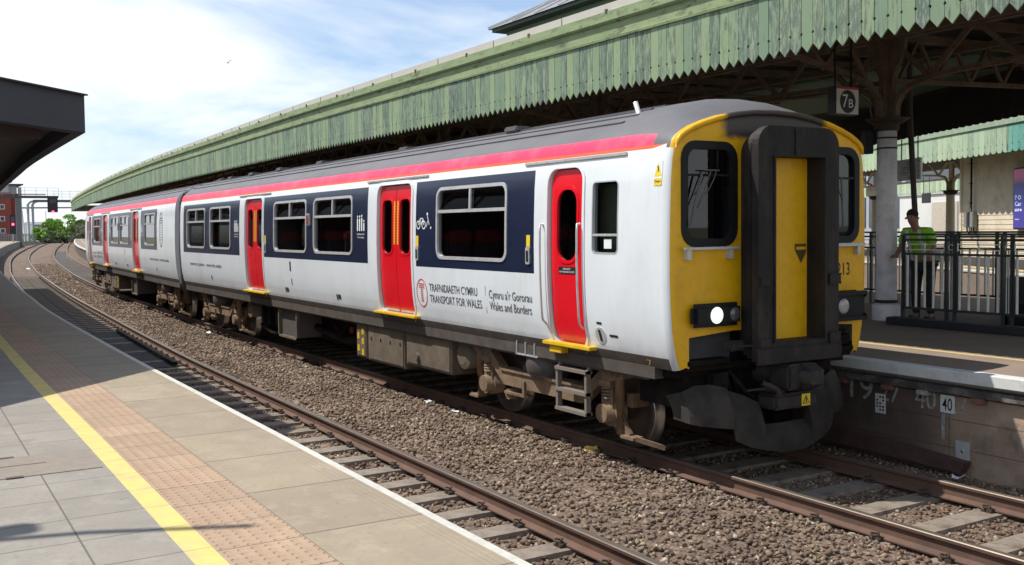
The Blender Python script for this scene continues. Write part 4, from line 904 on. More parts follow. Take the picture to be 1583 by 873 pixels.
    # ---- underfloor equipment between the bogies
    def eq(x0, x1, z0, z1, m_=boxm, y=1.22, det=0, nm='equipment_case'):
        q = MB()
        q.box(x0, x1, -y, y, z0, z1, bev=.015)
        for s in (1, -1):
            q.box(x0+.04, x1-.04, s*y, s*(y+.014), z0+.04, z1-.06, bev=.004)
            if det == 1:
                for k in range(4): q.box(x0+.12+k*(x1-x0-.3)/3, x0+.17+k*(x1-x0-.3)/3, s*(y+.014), s*(y+.035), (z0+z1)/2+.05, (z0+z1)/2+.08)
            if det == 2: q.tube([((x0+x1)/2+.3, s*y, z0+.16), ((x0+x1)/2+.3, s*(y+.06), z0+.16)], .06, 12)
        return q.build(nm, m_, root)
    eq(4.82, 6.28, .42, .97, det=2); eq(6.33, 7.72, .33, .97, det=1); eq(7.76, 8.2, .34, .97)
    for s in (1, -1):
        q = MB()
        for (x, z_) in ((7.9, .78), (7.9, .62), (8.08, .7), (8.08, .5), (7.9, .44)): q.box(x-.04, x+.04, s*1.235, s*1.24, z_-.05, z_+.05)
        q.build('label_plate', stepy, root)
    q = MB(); q.tube([(4.6, -.9, .72), (4.6, 1.15, .72)], .19, 20); q.tube([(14.4, -.9, .72), (14.4, 1.15, .72)], .17, 18); q.tube([(4.6, 1.15, .72), (4.6, 1.19, .72)], .19, 20, radii=[.19, .12]); q.build('air_reservoir', boxm, root)
    fr_ = MB(); fr_.box(11.14, 12.2, -1.18, 1.18, .38, .98)
    for s in (1, -1):
        for (a_, c_, e, f2) in ((11.12, 11.17, .34, 1.0), (12.17, 12.22, .34, 1.0), (11.12, 12.22, .34, .38)): fr_.box(a_, c_, s*1.18, s*1.24, e, f2, 1)
    fr_.build('radiator', [M('radiator_grille', (.075, .065, .06), .7, var=.3, scale=40), boxm], root)
    q = MB(); q.box(8.3, 11.0, -.8, .8, .35, .97, bev=.05); q.box(12.4, 14.0, -.7, .7, .4, .97, bev=.05); q.tube([(8.3, .95, .55), (9.4, .95, .5), (10.9, .9, .6)], .07, 10); q.tube([(9.0, 1.0, .9), (9.2, 1.1, .6), (9.5, 1.1, .75), (9.7, 1.0, .95)], .025, 8); q.tube([(12.4, .9, .35), (13.3, 1.0, .3), (14.2, .95, .4)], .04, 8)
    for x in (12.7, 13.2, 13.6): q.box(x, x+.14, .85, 1.1, .5, .95)
    q.build('engine', under, root)
    q = MB(); q.box(8.87, 8.92, 1.0, 1.05, .66, .76); q.build('brake_cock', M('cock_red', (.25, .02, .02), .7), root)
    q = MB()
    for x in (2.55, 2.75, 2.95): q.box(x, x+.015, 1.30, 1.315, .93, 1.08)
    q.box(2.5, 2.98, 1.27, 1.31, .915, .935); q.build('cable_guard', alu, root)
    return root

car1 = empty('train_carriage', (0, 0, 0)); tag(car1, 'front train carriage, white with navy window band and yellow cab end with one lit headlight', 'train carriage', 'carriages of the two car train')
build_car(car1, toilet=False)
# rear carriage turned round: its own cab is at the far end
ax = 22.75; bx_ = 36.95
dx, dy = bx_-ax, yc(bx_)-yc(ax); L_ = math.hypot(dx, dy); dx /= L_; dy /= L_
fx, fy_ = ax+dx*17.08, yc(ax)+dy*17.08
car2 = empty('train_carriage', (fx, fy_, 0), math.atan2(dy, dx)+math.pi); tag(car2, 'rear train carriage, further away, with the tall oval emblem near the coupling', 'train carriage', 'carriages of the two car train')
build_car(car2, toilet=True, lit=False)

# ================================================================== STATION CANOPY ACROSS THE TRACK
cream2_ = M('frame_cream', (.48, .42, .30), .6, var=.06)
def board_mat(name, base, alt, worn=(.33, .37, .33), amt=.75, dark=(.07, .10, .085)):
    mt = M(name, base, .8, var=.07, scale=3); t = mt.node_tree
    gi = N('ShaderNodeNewGeometry', t); rnd = gi.outputs['Random Per Island']
    over(mt, mathn(t, 'MULTIPLY', smooth(t, rnd, .3, 1), .75), alt)
    # flaking paint, in streaks down each board; some boards are far worse
    off = N('ShaderNodeVectorMath', t, operation='ADD'); c = N('ShaderNodeTexCoord', t); cb = N('ShaderNodeCombineXYZ', t); t.links.new(mathn(t, 'MULTIPLY', rnd, 37), cb.inputs[0])
    t.links.new(c.outputs['Object'], off.inputs[0]); t.links.new(cb.outputs[0], off.inputs[1])
    st = noise(t, 6, 8, .72, vec=off.outputs[0], stretch=(3.2, 3.2, .55)); r3 = mathn(t, 'FRACT', mathn(t, 'MULTIPLY', rnd, 13.7))
    f = smooth(t, mathn(t, 'ADD', st, mathn(t, 'MULTIPLY', r3, .22)), .60, .70); over(mt, mathn(t, 'MULTIPLY', f, amt), dark)
    st2 = noise(t, 9, 8, .75, vec=off.outputs[0], stretch=(3, 3, .6)); f2 = smooth(t, mathn(t, 'ADD', st2, mathn(t, 'MULTIPLY', r3, .12)), .63, .69); over(mt, mathn(t, 'MULTIPLY', f2, amt), worn)
    return mt
board_m = board_mat('valance_green_paint', (.225, .295, .165), (.14, .21, .145), worn=(.24, .28, .23), amt=.75)
fasc_m = M('fascia_green_paint', (.235, .30, .15), .8, var=.1, scale=4, dirt=(.10, .12, .08), dirt_amt=.55, dscale=5, stretch=(.35, 1, 1.6))
t = fasc_m.node_tree; f = smooth(t, noise(t, 4.5, 9, .82, stretch=(.6, 1, 1.6)), .56, .585); over(fasc_m, mathn(t, 'MULTIPLY', f, .75), (.085, .08, .06))
f = smooth(t, noise(t, 7, 9, .78, stretch=(.5, 1, 1.2)), .62, .66); over(fasc_m, mathn(t, 'MULTIPLY', f, .6), (.36, .36, .31))
wtrim = M('gutter_pale', (.52, .49, .43), .7, var=.06, scale=3, dirt=(.36, .33, .28), dirt_amt=.4)
iron_m = M('canopy_ironwork', (.175, .125, .085), .8, var=.2, scale=4, dirt=(.06, .04, .03), dirt_amt=.6)
pipe_m = M('pipe_pale', (.30, .25, .2), .6)
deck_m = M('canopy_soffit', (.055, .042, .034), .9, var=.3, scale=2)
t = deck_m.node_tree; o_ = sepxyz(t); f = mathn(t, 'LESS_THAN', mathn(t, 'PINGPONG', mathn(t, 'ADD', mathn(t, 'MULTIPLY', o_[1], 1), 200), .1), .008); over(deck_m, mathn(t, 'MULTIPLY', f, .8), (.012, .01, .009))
def vo(x): return 1.30-.35*min(1, max(0, (x-45)/45))
yv = lambda x: yc(x)-vo(x)
canopy = empty('station_canopy', (3, -5.7, HP)); tag(canopy, 'long curved platform canopy with peeling green pointed valance boards, running behind the train', 'canopy')
canopy.location = (0, 0, 0)
CX0, CX1 = -9.0, 103.0
def board(mb, p0, d, wd, zb, zt, tooth, hole=True, thick=.02, rounded=False, nz=.13, hr=.018):
    """one upright board: p0 = plan start, d = unit plan direction"""
    g = .0035; x0, x1 = g, wd-g; xm = wd/2
    def notch(side):
        c = 0 if side == 0 else wd; sg = 1 if side == 0 else -1; o_ = []
        for k in range(5):
            a_ = R(-80+40*k); o_.append((c+sg*max(g, hr*math.cos(a_)), zb+tooth+nz+(hr*math.sin(a_))*(1 if side == 0 else -1)))
        return o_
    if rounded: bot = [(x0, zb+tooth)]+[(xm-(wd/2-g)*math.cos(R(30*k)), zb+tooth*(1-math.sin(R(30*k)))) for k in range(1, 6)]+[(x1, zb+tooth)]
    else: bot = [(x0, zb+tooth), (xm, zb), (x1, zb+tooth)]
    R_ = notch(1) if hole else []; Lh = notch(0) if hole else []
    poly = bot+R_[::-1]+[(x1, zt), (x0, zt)]+Lh[::-1]
    n_ = len(poly); nx, ny = -d[1], d[0]
    vs = [(p0[0]+d[0]*u, p0[1]+d[1]*u, z_) for u, z_ in poly]; vs += [(v[0]-nx*thick, v[1]-ny*thick, v[2]) for v in vs]
    mb.add(vs, [tuple(range(n_)), tuple(range(2*n_-1, n_-1, -1))]+[(i, (i+1) % n_, n_+(i+1) % n_, n_+i) for i in range(n_)])
b = MB(); x = CX0; PB = .17
while x < CX1:
    p0 = (x, yv(x)); q0 = (x+PB, yv(x+PB)); L0 = math.hypot(PB, q0[1]-p0[1]); j = random.uniform(-.003, .003)
    board(b, (p0[0], p0[1]+j), (PB/L0, (q0[1]-p0[1])/L0), L0, 4.415+random.uniform(-.006, .006)+(.12*max(0, (x-50)/50) if x > 50 else 0), 5.2, .088, hole=x < 26)
    x += PB
for yy, (dx_, dy_) in ((0, (math.sin(.17), -math.cos(.17))),):     # return valance round the far end
    p = Vector((CX1, yv(CX1)))
    for k in range(60): board(b, (p.x+dx_*PB*k, p.y+dy_*PB*k), (dx_, dy_), PB, 4.53, 5.2, .088, hole=False)
b.build('valance', board_m, canopy)
XC = xs_of(CX0, CX1, .8)
pf = [(-.03, 5.17), (.028, 5.17), (.034, 5.205), (.012, 5.215), (.012, 5.395), (.05, 5.405), (.075, 5.43), (.075, 5.565), (-.10, 5.57)]
sweep('fascia', pf, yv, XC, [fasc_m], parent=canopy)
sweep('gutter', [(.03, 5.573), (.035, 5.69), (-.12, 5.695), (-.12, 5.573)], yv, XC, [wtrim], parent=canopy)
b = MB()
for k in range(34): x = CX0+k*2.1; b.box(x-.006, x+.006, yv(x)+.03, yv(x)+.0385, 5.575, 5.688); b.box(x+.9-.02, x+.9+.02, yv(x)+.06, yv(x)+.09, 5.55, 5.60)
b.build('gutter_joint', M('joint_dark', (.12, .1, .085), .8), canopy)
BL = lambda x: -12.81-(x-6.88)*math.tan(R(28))        # back edge line of the canopy
back = lambda x: max(BL(x), yv(x)-15) if x < 40 else yv(x)-9.5
b = MB(); vs = []; fs = []
for x in XC:
    a_, c_ = yv(x)-.02, min(back(x), yv(x)-.5)
    for k in range(9): yy = a_+(c_-a_)*k/8; vs.append((x, yy, 5.47+.35*math.sin(math.pi*min(1, k/8))))
for x in XC:
    a_, c_ = yv(x)-.1, min(back(x), yv(x)-.5)
    for k in range(9): yy = a_+(c_-a_)*k/8; vs.append((x, yy, 5.60+.35*math.sin(math.pi*min(1, k/8))))
n = len(XC)
for i in range(n-1):
    for k in range(8):
        for o_ in (0, n*9): fs.append((o_+i*9+k, o_+i*9+k+1, o_+(i+1)*9+k+1, o_+(i+1)*9+k))
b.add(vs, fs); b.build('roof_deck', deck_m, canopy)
def girder(crvf, x0, span, nsp, zt=5.36, arms=True):
    for s_ in range(nsp):
        xa = x0+s_*span; b = MB(); n_ = 8; P3 = lambda x, z_: (x, crvf(x), z_)
        b.bar(P3(xa, zt), P3(xa+span, zt), .14, .10)
        for q, e in (((xa, 1), (xa+span, -1)) if arms else ()):
            pts_ = [(q+e*.16, 4.06), (q+e*.17, 4.28), (q+e*.26, 4.46), (q+e*.42, 4.57), (q+e*.7, 4.64), (q+e*1.2, 4.70)]
            for p, r__ in zip(pts_, pts_[1:]): b.bar(P3(*p), P3(*r__), .11, .07)
        zm = 4.76; b.bar(P3(xa+1.2, 4.70), P3(xa+span/2, zm), .10, .07); b.bar(P3(xa+span/2, zm), P3(xa+span-1.2, 4.70), .10, .07)
        m_ = 5; hs = span/m_
        for k in range(m_):
            bx0 = xa+k*hs; mid = bx0+hs/2; zb = 4.68; b.bar(P3(bx0+.05, zt-.03), P3(mid, zb), .045, .085); b.bar(P3(mid, zb), P3(bx0+hs-.05, zt-.03), .045, .085)
            b.box(mid-.11, mid+.11, crvf(mid)-.03, crvf(mid)+.03, zb-.03, zb+.09)
        b.build('girder', iron_m, canopy)
        if not arms: continue
        b = MB(); pp = [P3(xa+.2, 4.1), P3(xa+.26, 4.38), P3(xa+.5, 4.60)]; b.tube([(p[0], p[1]+.08, p[2]-.05) for p in pp]+[(xa+span/2, crvf(xa+span/2)+.08, 4.70)], .018, 8); b.build('conduit', pipe_m, canopy)
coly = lambda x: yc(x)-5.75
SPAN = 7.6; CX = [3.2+SPAN*k for k in range(-1, 12)]
girder(coly, CX[0]-SPAN, SPAN, 13)
girder(lambda x: yc(x)-1.9 if x < 45 else yv(x)-.6, CX[0]-SPAN/2, SPAN, 6, 5.40, False)
shaft_m = M('column_grey_paint', (.78, .75, .76), .55, var=.06, scale=4, dirt=(.22, .2, .18), dirt_amt=.4, dscale=5)
dkb = M('column_band', (.03, .025, .022), .6)
for i, x in enumerate(CX):
    y = coly(x); c = MB()
    c.tube([(x, y, z_) for z_ in (1.16, 2.5, 3.92)], .158, 26, radii=[.165, .16, .15]); co = c.build('column', shaft_m, canopy)
    c = MB(); c.tube([(x, y, .915), (x, y, 1.15), (x, y, 1.17)], .22, 26, radii=[.215, .215, .19]); c.build('column_base', shaft_m, co)
    c = MB(); 
    for z_ in (1.19, 3.62, 3.78): c.tube([(x, y, z_), (x, y, z_+(.05 if z_ < 2 else .025))], .178 if z_ < 2 else .158, 26)
    c.tube([(x, y, 3.90), (x, y, 3.95), (x, y, 4.0), (x, y, 4.04), (x, y, 4.10)], .2, 24, radii=[.155, .19, .18, .26, .34]); c.build('capital', M('capital_brown', (.045, .03, .022), .7), co)
    c = MB(); c.prism([(x-.13, 4.1), (x+.13, 4.1), (x+.13, 4.75), (x+.32, 5.1), (x+.36, 5.36), (x-.36, 5.36), (x-.32, 5.1), (x-.13, 4.75)], y-.04, y+.04)
    c.box(x-.05, x+.05, y-.14, y+.14, 4.1, 5.36)
    for k in range(14):
        for dx_ in (-.1, .1): c.tube([(x+dx_, y+.04, 4.2+k*.082), (x+dx_, y+.052, 4.2+k*.082)], .014, 6)
    c.build('bracket_plate', iron_m, co)
    c = MB(); ye = yv(x)-.03      # cantilever arm towards the track and towards the back
    c.bar((x, y, 5.40), (x, ye, 5.30), .12, .12); ap = [(y+.16, 4.1), (y+.2, 4.4), (y+.45, 4.62), (y+1.2, 4.8), (y+2.6, 5.0), (ye, 5.18)]
    for p, q in zip(ap, ap[1:]): c.bar((x, p[0], p[1]), (x, q[0], q[1]), .09, .07)
    for k in range(4): c.bar((x, y+.5+k*.95, 4.66+.12*k), (x, y+.95+k*.95, 5.34-.02*k), .05, .07); c.bar((x, y+.95+k*.95, 5.34-.02*k), (x, y+1.45+k*.95, 4.78+.1*k), .05, .07)
    c.bar((x, y, 5.40), (x, y-5.5, 5.5), .12, .12); 
    for k in range(6): c.bar((x, y-.3-k*.9, 4.75+.02*k), (x, y-.75-k*.9, 5.4), .05, .06); c.bar((x, y-.75-k*.9, 5.4), (x, y-1.2-k*.9, 4.77+.02*k), .05, .06)
    c.bar((x, y-.16, 4.7), (x, y-5.5, 4.9), .09, .07); c.build('cantilever_arm', iron_m, canopy)
b = MB(); x = CX0
while x < CX1:
    b.bar((x, yv(x)-.05, 5.36), (x, max(back(x), yv(x)-13) if back(x) < yv(x)-1 else yv(x)-1, 5.66), .07, .14); x += 1.27
b.build('rafter', iron_m, canopy)
b = MB()
for k in range(4): b.bar((CX0, -3.0-k*2.2, 5.3), (40, -3.0-k*2.2, 5.3), .08, .10)
b.build('purlin', iron_m, canopy)
# back valance seen from inside
dv = M('valance_inner_brown', (.045, .03, .026), .9, var=.2); d28 = (math.cos(R(28)), -math.sin(R(28)))
b = MB()
for k in range(110):
    u = -12+k*.30; board(b, (6.88+d28[0]*u, -12.81+d28[1]*u), d28, .30, 4.57, 5.55, .05, thick=.03, rounded=True, nz=.05, hr=.022)
b.build('back_valance', dv, canopy)

# long building added under the canopy to block bright views through the carriage windows
sbm = M('view_block_brick', (.16, .085, .06), .9, var=.25, scale=2, dirt=(.07, .05, .04), dirt_amt=.5)
sb_ = empty('station_building', (0, 0, 0)); tag(sb_, 'long dark brick block added behind the train to hide the bright ground beyond its windows', 'building')
sweep('wall', [(-7.2, HP), (-7.2, 5.3), (-9.2, 5.3), (-9.2, HP)], yc, xs_of(19, 100, 1), [sbm], parent=sb_)
for k in range(9):
    x = 22+k*8.0; y = yc(x)-7.2; b = MB(); b.box(x-.9, x+.9, y, y+.05, HP+.9, HP+2.6); wn = b.build('window', M('view_block_window', (.05, .06, .07), .1), sb_); b = MB(); b.box(x-1, x+1, y+.0, y+.07, HP+2.6, HP+2.72); b.box(x-1, x+1, y, y+.09, HP+.82, HP+.9); b.box(x-.03, x+.03, y+.05, y+.08, HP+.9, HP+2.6); b.build('window_frame', cream2_, wn)
# hanging platform number sign
sg = empty('platform_sign', (2.55, -4.06, 4.02)); tag(sg, 'hanging square sign reading 7B in a black disc, red strip on top', 'sign')
MB().box(0, .16, -.235, .235, 0, .40, bev=.008).build('sign_box', M('sign_casing', (.03, .028, .028), .5), sg)
g = MB(); g.box(-.006, 0, -.228, .228, .008, .392); fc = g.build('sign_face', M('sign_white', (.62, .60, .58), .5), sg)
g = MB(); g.box(-.009, -.006, -.228, .228, .36, .392); g.build('red_strip', M('sign_red', (.5, .04, .03), .5), fc)
g = MB(); n_ = 32; g.add([(-.0085, .165*math.cos(6.2832*k/n_), .185+.165*math.sin(6.2832*k/n_)) for k in range(n_)], [tuple(range(n_))]); g.build('disc', blackp, fc)
g = MB(); text(g, '7', .115, .19, lambda u, v: (-.011, .11-u, .10+v)); text(g, 'B', .095, .125, lambda u, v: (-.011, -.02-u, .10+v)); g.build('lettering', whitet, fc)
g = MB(); g.tube([(.08, .17, .4), (.08, .17, 1.25)], .012, 8); g.tube([(.08, -.17, .4), (.08, -.17, 1.25)], .012, 8); g.build('hanger', dkb, sg)
# loudspeaker box on the column, leaning pole
sp = empty('loudspeaker', (3.33, -5.52, 3.55)); tag(sp, 'black box loudspeaker fixed high on the grey column, on its track side', 'loudspeaker')
MB().box(-.02, .12, -.05, .10, 0, .36, bev=.01).build('case', blackp, sp); MB().box(0, .1, .10, .105, .04, .3).build('grille', dkb, sp)
pl = MB(); pl.tube([(3.30, -6.4, 5.45), (3.28, -6.4, 4.2), (3.20, -6.4, 3.0), (3.14, -6.4, 2.2), (3.12, -6.4, .915)], .045, 10)
tag(pl.build('drainpipe', M('drainpipe_dark', (.05, .04, .035), .7)), 'dark slightly bent drainpipe rising beside the man in the yellow shirt', 'drainpipe')

# ------------------------------------------------------------------ railings on the platform
rail_k = M('railing_black_green', (.035, .042, .042), .5, var=.2); rail_w = M('railing_cream', (.85, .81, .70), .6, var=.08)
def railing(x0, n, y, label, pick, H=0.0, per=.87, z0=.915):
    root = empty('railing', (x0, y, z0)); tag(root, label, 'railing', 'railings on the far platform'); pw_ = per-.13; pan = None; post = None
    for k in range(n):
        if pan is None:
            b = MB()
            for z_ in (1.365, 1.285, 1.075): b.box(0, -per, -.02, .02, z_-.016, z_+.016)
            b.box(0, -per, -.02, .02, .25, .285)
            for xx in (-.028, -pw_+.028): b.box(xx-.008, xx+.008, -.01, .01, .25, 1.365)
            q = b.build('panel', rail_k, root)
            b = MB()
            for i in range(5): xx = -.075-i*(pw_-.15)/4; b.tube([(xx, 0, .28), (xx, 0, 1.07)], .0175, 8)
            for xx in (-pw_-.05, -pw_-.085): b.tube([(xx, 0, .28), (xx, 0, 1.07)], .008, 6)
            x1_, x2_ = -.04, -pw_+.04
            for z_ in (1.14, 1.22): b.box(x1_, x2_, -.009, .009, z_-.006, z_+.006)
            for xx in (x1_, x2_, (x1_+x2_)/2): b.box(xx-.008, xx+.008, -.0085, .0085, 1.12, 1.24)
            b.tube([(-pw_-.065+.04*math.cos(6.283*i/8), .0, 1.18+.04*math.sin(6.283*i/8)) for i in range(9)], .006, 6, cap=False)
            pk = b.build('pickets', pick, q)
            b = MB(); b.box(-pw_-.015, -pw_+.015, -.028, .028, 0, 1.36); b.box(-.015, .015, -.028, .028, 0, 1.36); b.box(-.05, .05, -.05, .05, .0, .03, bev=.005); post = b.build('post', rail_k, root); pan = q
        else:
            c = pan.copy(); COL.objects.link(c); c.parent = root; c.location = (-k*per, 0, 0); d = pk.copy(); COL.objects.link(d); d.parent = c
            e = post.copy(); COL.objects.link(e); e.parent = root; e.location = (-k*per, 0, 0)
    return root
railing(2.5, 8, -5.25, 'black and cream railing nearest the camera, on a dark kerb right of the grey column', rail_w)
railing(9.8, 19, -8.3, 'black and cream railing further back, seen through the gaps of the cream railing', rail_w)
MB().box(-6, 2.72, -5.36, -5.12, .915, 1.03, bev=.015).build('kerb', M('kerb_dark', (.025, .027, .03), .7, var=.2))['kind'] = 'structure'
# shaded stair enclosure and things behind the railing
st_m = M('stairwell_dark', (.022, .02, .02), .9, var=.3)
sw = empty('stair_enclosure', (-1, -6.9, .9)); tag(sw, 'low dark stairwell wall behind the cream railing', 'stairwell')
b = MB(); b.box(-6, 2.6, -.6, -.5, 0, .72); b.box(2.5, 2.6, -.5, .6, 0, .72); b.box(-6, 2.6, .5, .6, 0, .35); b.build('parapet', st_m, sw)
b = MB(); b.box(-6, 2.4, -.5, .5, .01, .03); b.build('floor_slab', st_m, sw)

# ------------------------------------------------------------------ people
def person(name, loc, rz, label, shirt, trousers, skin, hi=False, lean=.25, H=1.76):
    root = empty(name, loc, rz); tag(root, label, 'person'); k = H/1.76
    def skinned(nm, pts_, eds, rad, mt, sub=2, rootv=0):
        me = bpy.data.meshes.new(nm); me.from_pydata([Vector(p)*k for p in pts_], eds, []); me.skin_vertices.new() if hasattr(me.skin_vertices, 'new') else None
        o = bpy.data.objects.new(nm, me); COL.objects.link(o)
        md = o.modifiers.new('skin', 'SKIN')
        if not me.skin_vertices: bpy.context.view_layer.update()
        for i, r_ in enumerate(rad): me.skin_vertices[0].data[i].radius = (r_[0]*k, r_[1]*k) if isinstance(r_, tuple) else (r_*k, r_*k); me.skin_vertices[0].data[i].use_root = i == rootv
        s2 = o.modifiers.new('sub', 'SUBSURF'); s2.levels = sub; s2.render_levels = sub
        bpy.context.view_layer.update(); dg = bpy.context.evaluated_depsgraph_get(); m2 = bpy.data.meshes.new_from_object(o.evaluated_get(dg)); bpy.data.objects.remove(o)
        m2.name = nm; m2.materials.clear(); m2.materials.append(mt); o = bpy.data.objects.new(nm, m2); COL.objects.link(o); o.parent = root
        m2.polygons.foreach_set('use_smooth', [True]*len(m2.polygons)); return o
    L_ = lean
    hip = (0, 0, .95); ch = (L_*.5, 0, 1.30); nk = (L_*.8, 0, 1.47); hd = (L_*1.0+.04, 0, 1.60); ht = (L_*1.05+.05, 0, 1.70)
    pts_ = [hip, (L_*.2, 0, 1.10), ch, nk, hd, ht]; rad = [(.15, .11), (.14, .10), (.16, .11), .055, (.078, .092), (.07, .08)]; eds = [(0, 1), (1, 2), (2, 3), (3, 4), (4, 5)]
    for s in (1, -1):
        i = len(pts_); pts_ += [(0, s*.10, .88), (.03, s*.11, .50), (-.01, s*.12, .09), (.12, s*.13, .04)]; rad += [.092, .062, .042, (.035, .03)]; eds += [(0, i), (i, i+1), (i+1, i+2), (i+2, i+3)]
        i = len(pts_); pts_ += [(L_*.6, s*.19, 1.40), (L_*.55+.02, s*.27, 1.15), (L_*.6+.2, s*.24, 1.03), (L_*.6+.27, s*.22, 1.03)]; rad += [.056, .044, .033, (.035, .018)]; eds += [(2, i), (i, i+1), (i+1, i+2), (i+2, i+3)]
        w0 = len(pts_)-1
        for fi in range(4): j = len(pts_); yy = s*(.19+.022*fi); ln = (.07, .085, .08, .06)[fi]; pts_ += [(L_*.6+.30, yy, 1.035), (L_*.6+.30+ln*.6, yy, 1.02), (L_*.6+.30+ln*.8, yy, .99)]; rad += [.010, .009, .008]; eds += [(w0, j), (j, j+1), (j+1, j+2)]
        j = len(pts_); pts_ += [(L_*.6+.27, s*.18, 1.02), (L_*.6+.31, s*.165, 1.01)]; rad += [.012, .010]; eds += [(w0, j), (j, j+1)]
    skinned('body', pts_, eds, rad, skin)
    sp_ = [hip, (L_*.2, 0, 1.10), ch, (L_*.75, 0, 1.43)]; sr = [(.172, .135), (.165, .125), (.185, .135), (.08, .08)]; se = [(0, 1), (1, 2), (2, 3)]
    for s in (1, -1): i = len(sp_); sp_ += [(L_*.6, s*.20, 1.40), (L_*.57+.01, s*.265, 1.20)]; sr += [.078, .066]; se += [(2, i), (i, i+1)]
    so = skinned('shirt', sp_, se, sr, shirt)
    tp = [(0, 0, .96)]; tr_ = [(.165, .13)]; te = []
    for s in (1, -1): i = len(tp); tp += [(0, s*.10, .86), (.03, s*.11, .50), (-.01, s*.12, .10)]; tr_ += [.108, .082, .068]; te += [(0, i), (i, i+1), (i+1, i+2)]
    skinned('trousers', tp, te, tr_, trousers)
    hb2 = MB(); hb2.tube([(hd[0]-.012, 0, 1.63*k+dz*k) for dz in (0, .04, .08, .11, .125)], .09, 16, radii=[.080, .090, .078, .05, .015]); hb2.build('hair', M('hair_dark', (.03, .02, .015), .9), root)
    f_ = MB(); f_.tube([(hd[0]+.085, 0, 1.63), (hd[0]+.115, 0, 1.595)], .012, 6); f_.tube([(hd[0]+.09, -.02, 1.56), (hd[0]+.09, .02, 1.56)], .006, 6)
    for s in (1, -1): f_.tube([(hd[0]-.0, s*.09, 1.60), (hd[0]+.0, s*.103, 1.62)], .02, 8)
    f_.build('face', skin, root)
    f_ = MB()
    for s in (1, -1): f_.tube([(hd[0]+.083, s*.032, 1.63), (hd[0]+.092, s*.032, 1.63)], .010, 8)
    f_.build('eyes', M('eye_dark', (.02, .015, .01), .3), root)
    for s in (1, -1): MB().box(-.06, .2, s*.125-.045, s*.125+.045, 0, .09, bev=.02).build('shoe', blackp, root)
    if hi:
        g = MB()
        for s in (1, -1):
            pl_ = [(-.135, .93), (-.115, 1.1), (-.075, 1.3), (.03, 1.45)]; g.add([(x+L_*.0, s*.10-.03, z_) for x, z_ in pl_]+[(x, s*.10+.03, z_) for x, z_ in pl_], [(i, i+1, 5+i, 4+i) for i in range(3)])
            pl_ = [(.14, .95), (.15+L_*.2, 1.1), (.15+L_*.5, 1.3), (.10+L_*.75, 1.43)]; g.add([(x, s*.10-.028, z_) for x, z_ in pl_]+[(x, s*.10+.028, z_) for x, z_ in pl_], [(i, i+1, 5+i, 4+i) for i in range(3)])
        g.build('reflective_strip', M('reflective', (.6, .62, .64), .4), so)
    return root
skin1 = M('skin', (.33, .17, .12), .6, var=.05)
person('person', (2.72, -6.02, HP), R(100), 'man in a bright yellow green high visibility shirt, head bowed, leaning at the railing', M('hi_vis_green', (.28, .62, .02), .7, var=.04, emit=None), M('trousers_dark', (.03, .03, .035), .9), skin1, hi=True, lean=.34)
person('person', (26.0, -31.5, HP), R(60), 'small dark clothed figure far off between the train and the grey column', M('coat_black', (.02, .02, .022), .9), M('trousers_black', (.02, .02, .022), .9), skin1, lean=.03)

# ================================================================== FURTHER PLATFORM, BUILDING, CANOPY
nrm = (math.sin(R(28)), math.cos(R(28)))
def W(u, v, z_=0, o=(14.34, -23.46)): return (o[0]+d28[0]*u+nrm[0]*v, o[1]+d28[1]*u+nrm[1]*v, z_)
def wbox(b, u0, u1, v0, v1, z0, z1, mi=0):
    b.add([W(u, v, z_) for u in (u0, u1) for v in (v0, v1) for z_ in (z0, z1)], [(0, 1, 3, 2), (4, 6, 7, 5), (0, 4, 5, 1), (2, 3, 7, 6), (0, 2, 6, 4), (1, 5, 7, 3)], mi)
pf_ = empty('platform', (0, 0, 0)); tag(pf_, kind='structure')
b = MB(); wbox(b, -22, 70, -14, .9, -.3, .90); b.build('slab', brown_m, pf_)
b = MB(); wbox(b, -22, 70, .35, .93, .87, .915); b.build('coping', edge_m, pf_)
b = MB(); wbox(b, -22, 70, -.75, -.45, .9, .906); b.build('yellow_line', yline_m, pf_)
# low clutter and dark bay between the platforms
cream = M('cream_boarding', (.62, .54, .41), .75, var=.07, scale=2, dirt=(.22, .19, .15), dirt_amt=.4, dscale=1.5)
bl_ = empty('station_building', W(0, -2, HP)); bl_.rotation_euler = (0, 0, -R(28)); tag(bl_, 'cream weatherboarded station building on the further platform at the right edge', 'building')
b = MB(); UW = 2.05
for k in range(24):     # boards lapped one over the other, each with its own thickness
    z_ = .02+k*.16; b.add([(-12, .8, z_), (UW, .8, z_), (UW, .785, z_+.16), (-12, .785, z_+.16), (-12, .765, z_), (UW, .765, z_)], [(0, 1, 2, 3), (0, 1, 5, 4)])
b.box(-12, UW, -4, .77, 0, 3.95); b.build('wall', cream, bl_)
b = MB(); b.box(UW, UW+.14, .66, .83, 0, 3.9); b.build('corner_board', cream, bl_)
b = MB(); b.box(-12, UW+.02, .80, .84, 0, .3); b.build('plinth', M('plinth', (.06, .06, .06), .8), bl_)
for (dx_, nm_) in ((1.48, 'a'), (1.04, 'b')):
    mtb = empty('meter_box', W(dx_, -1.17, HP+1.35)); mtb.rotation_euler = (0, 0, -R(28)); tag(mtb, 'grey meter box on the cream wall, ' + ('left of the pair' if nm_ == 'a' else 'right of the pair'), 'meter box', 'meter boxes on the cream wall')
    MB().box(-.12, .12, 0, .16, 0, .55, bev=.02).build('case', M('meter_grey', (.20, .20, .195), .6), mtb); MB().tube([(0, .08, 0), (-.02, .08, -.15), (-.15, .08, -.2), (-.2, .06, -.05)], .03, 8).build('cable_loop', blackp, mtb)
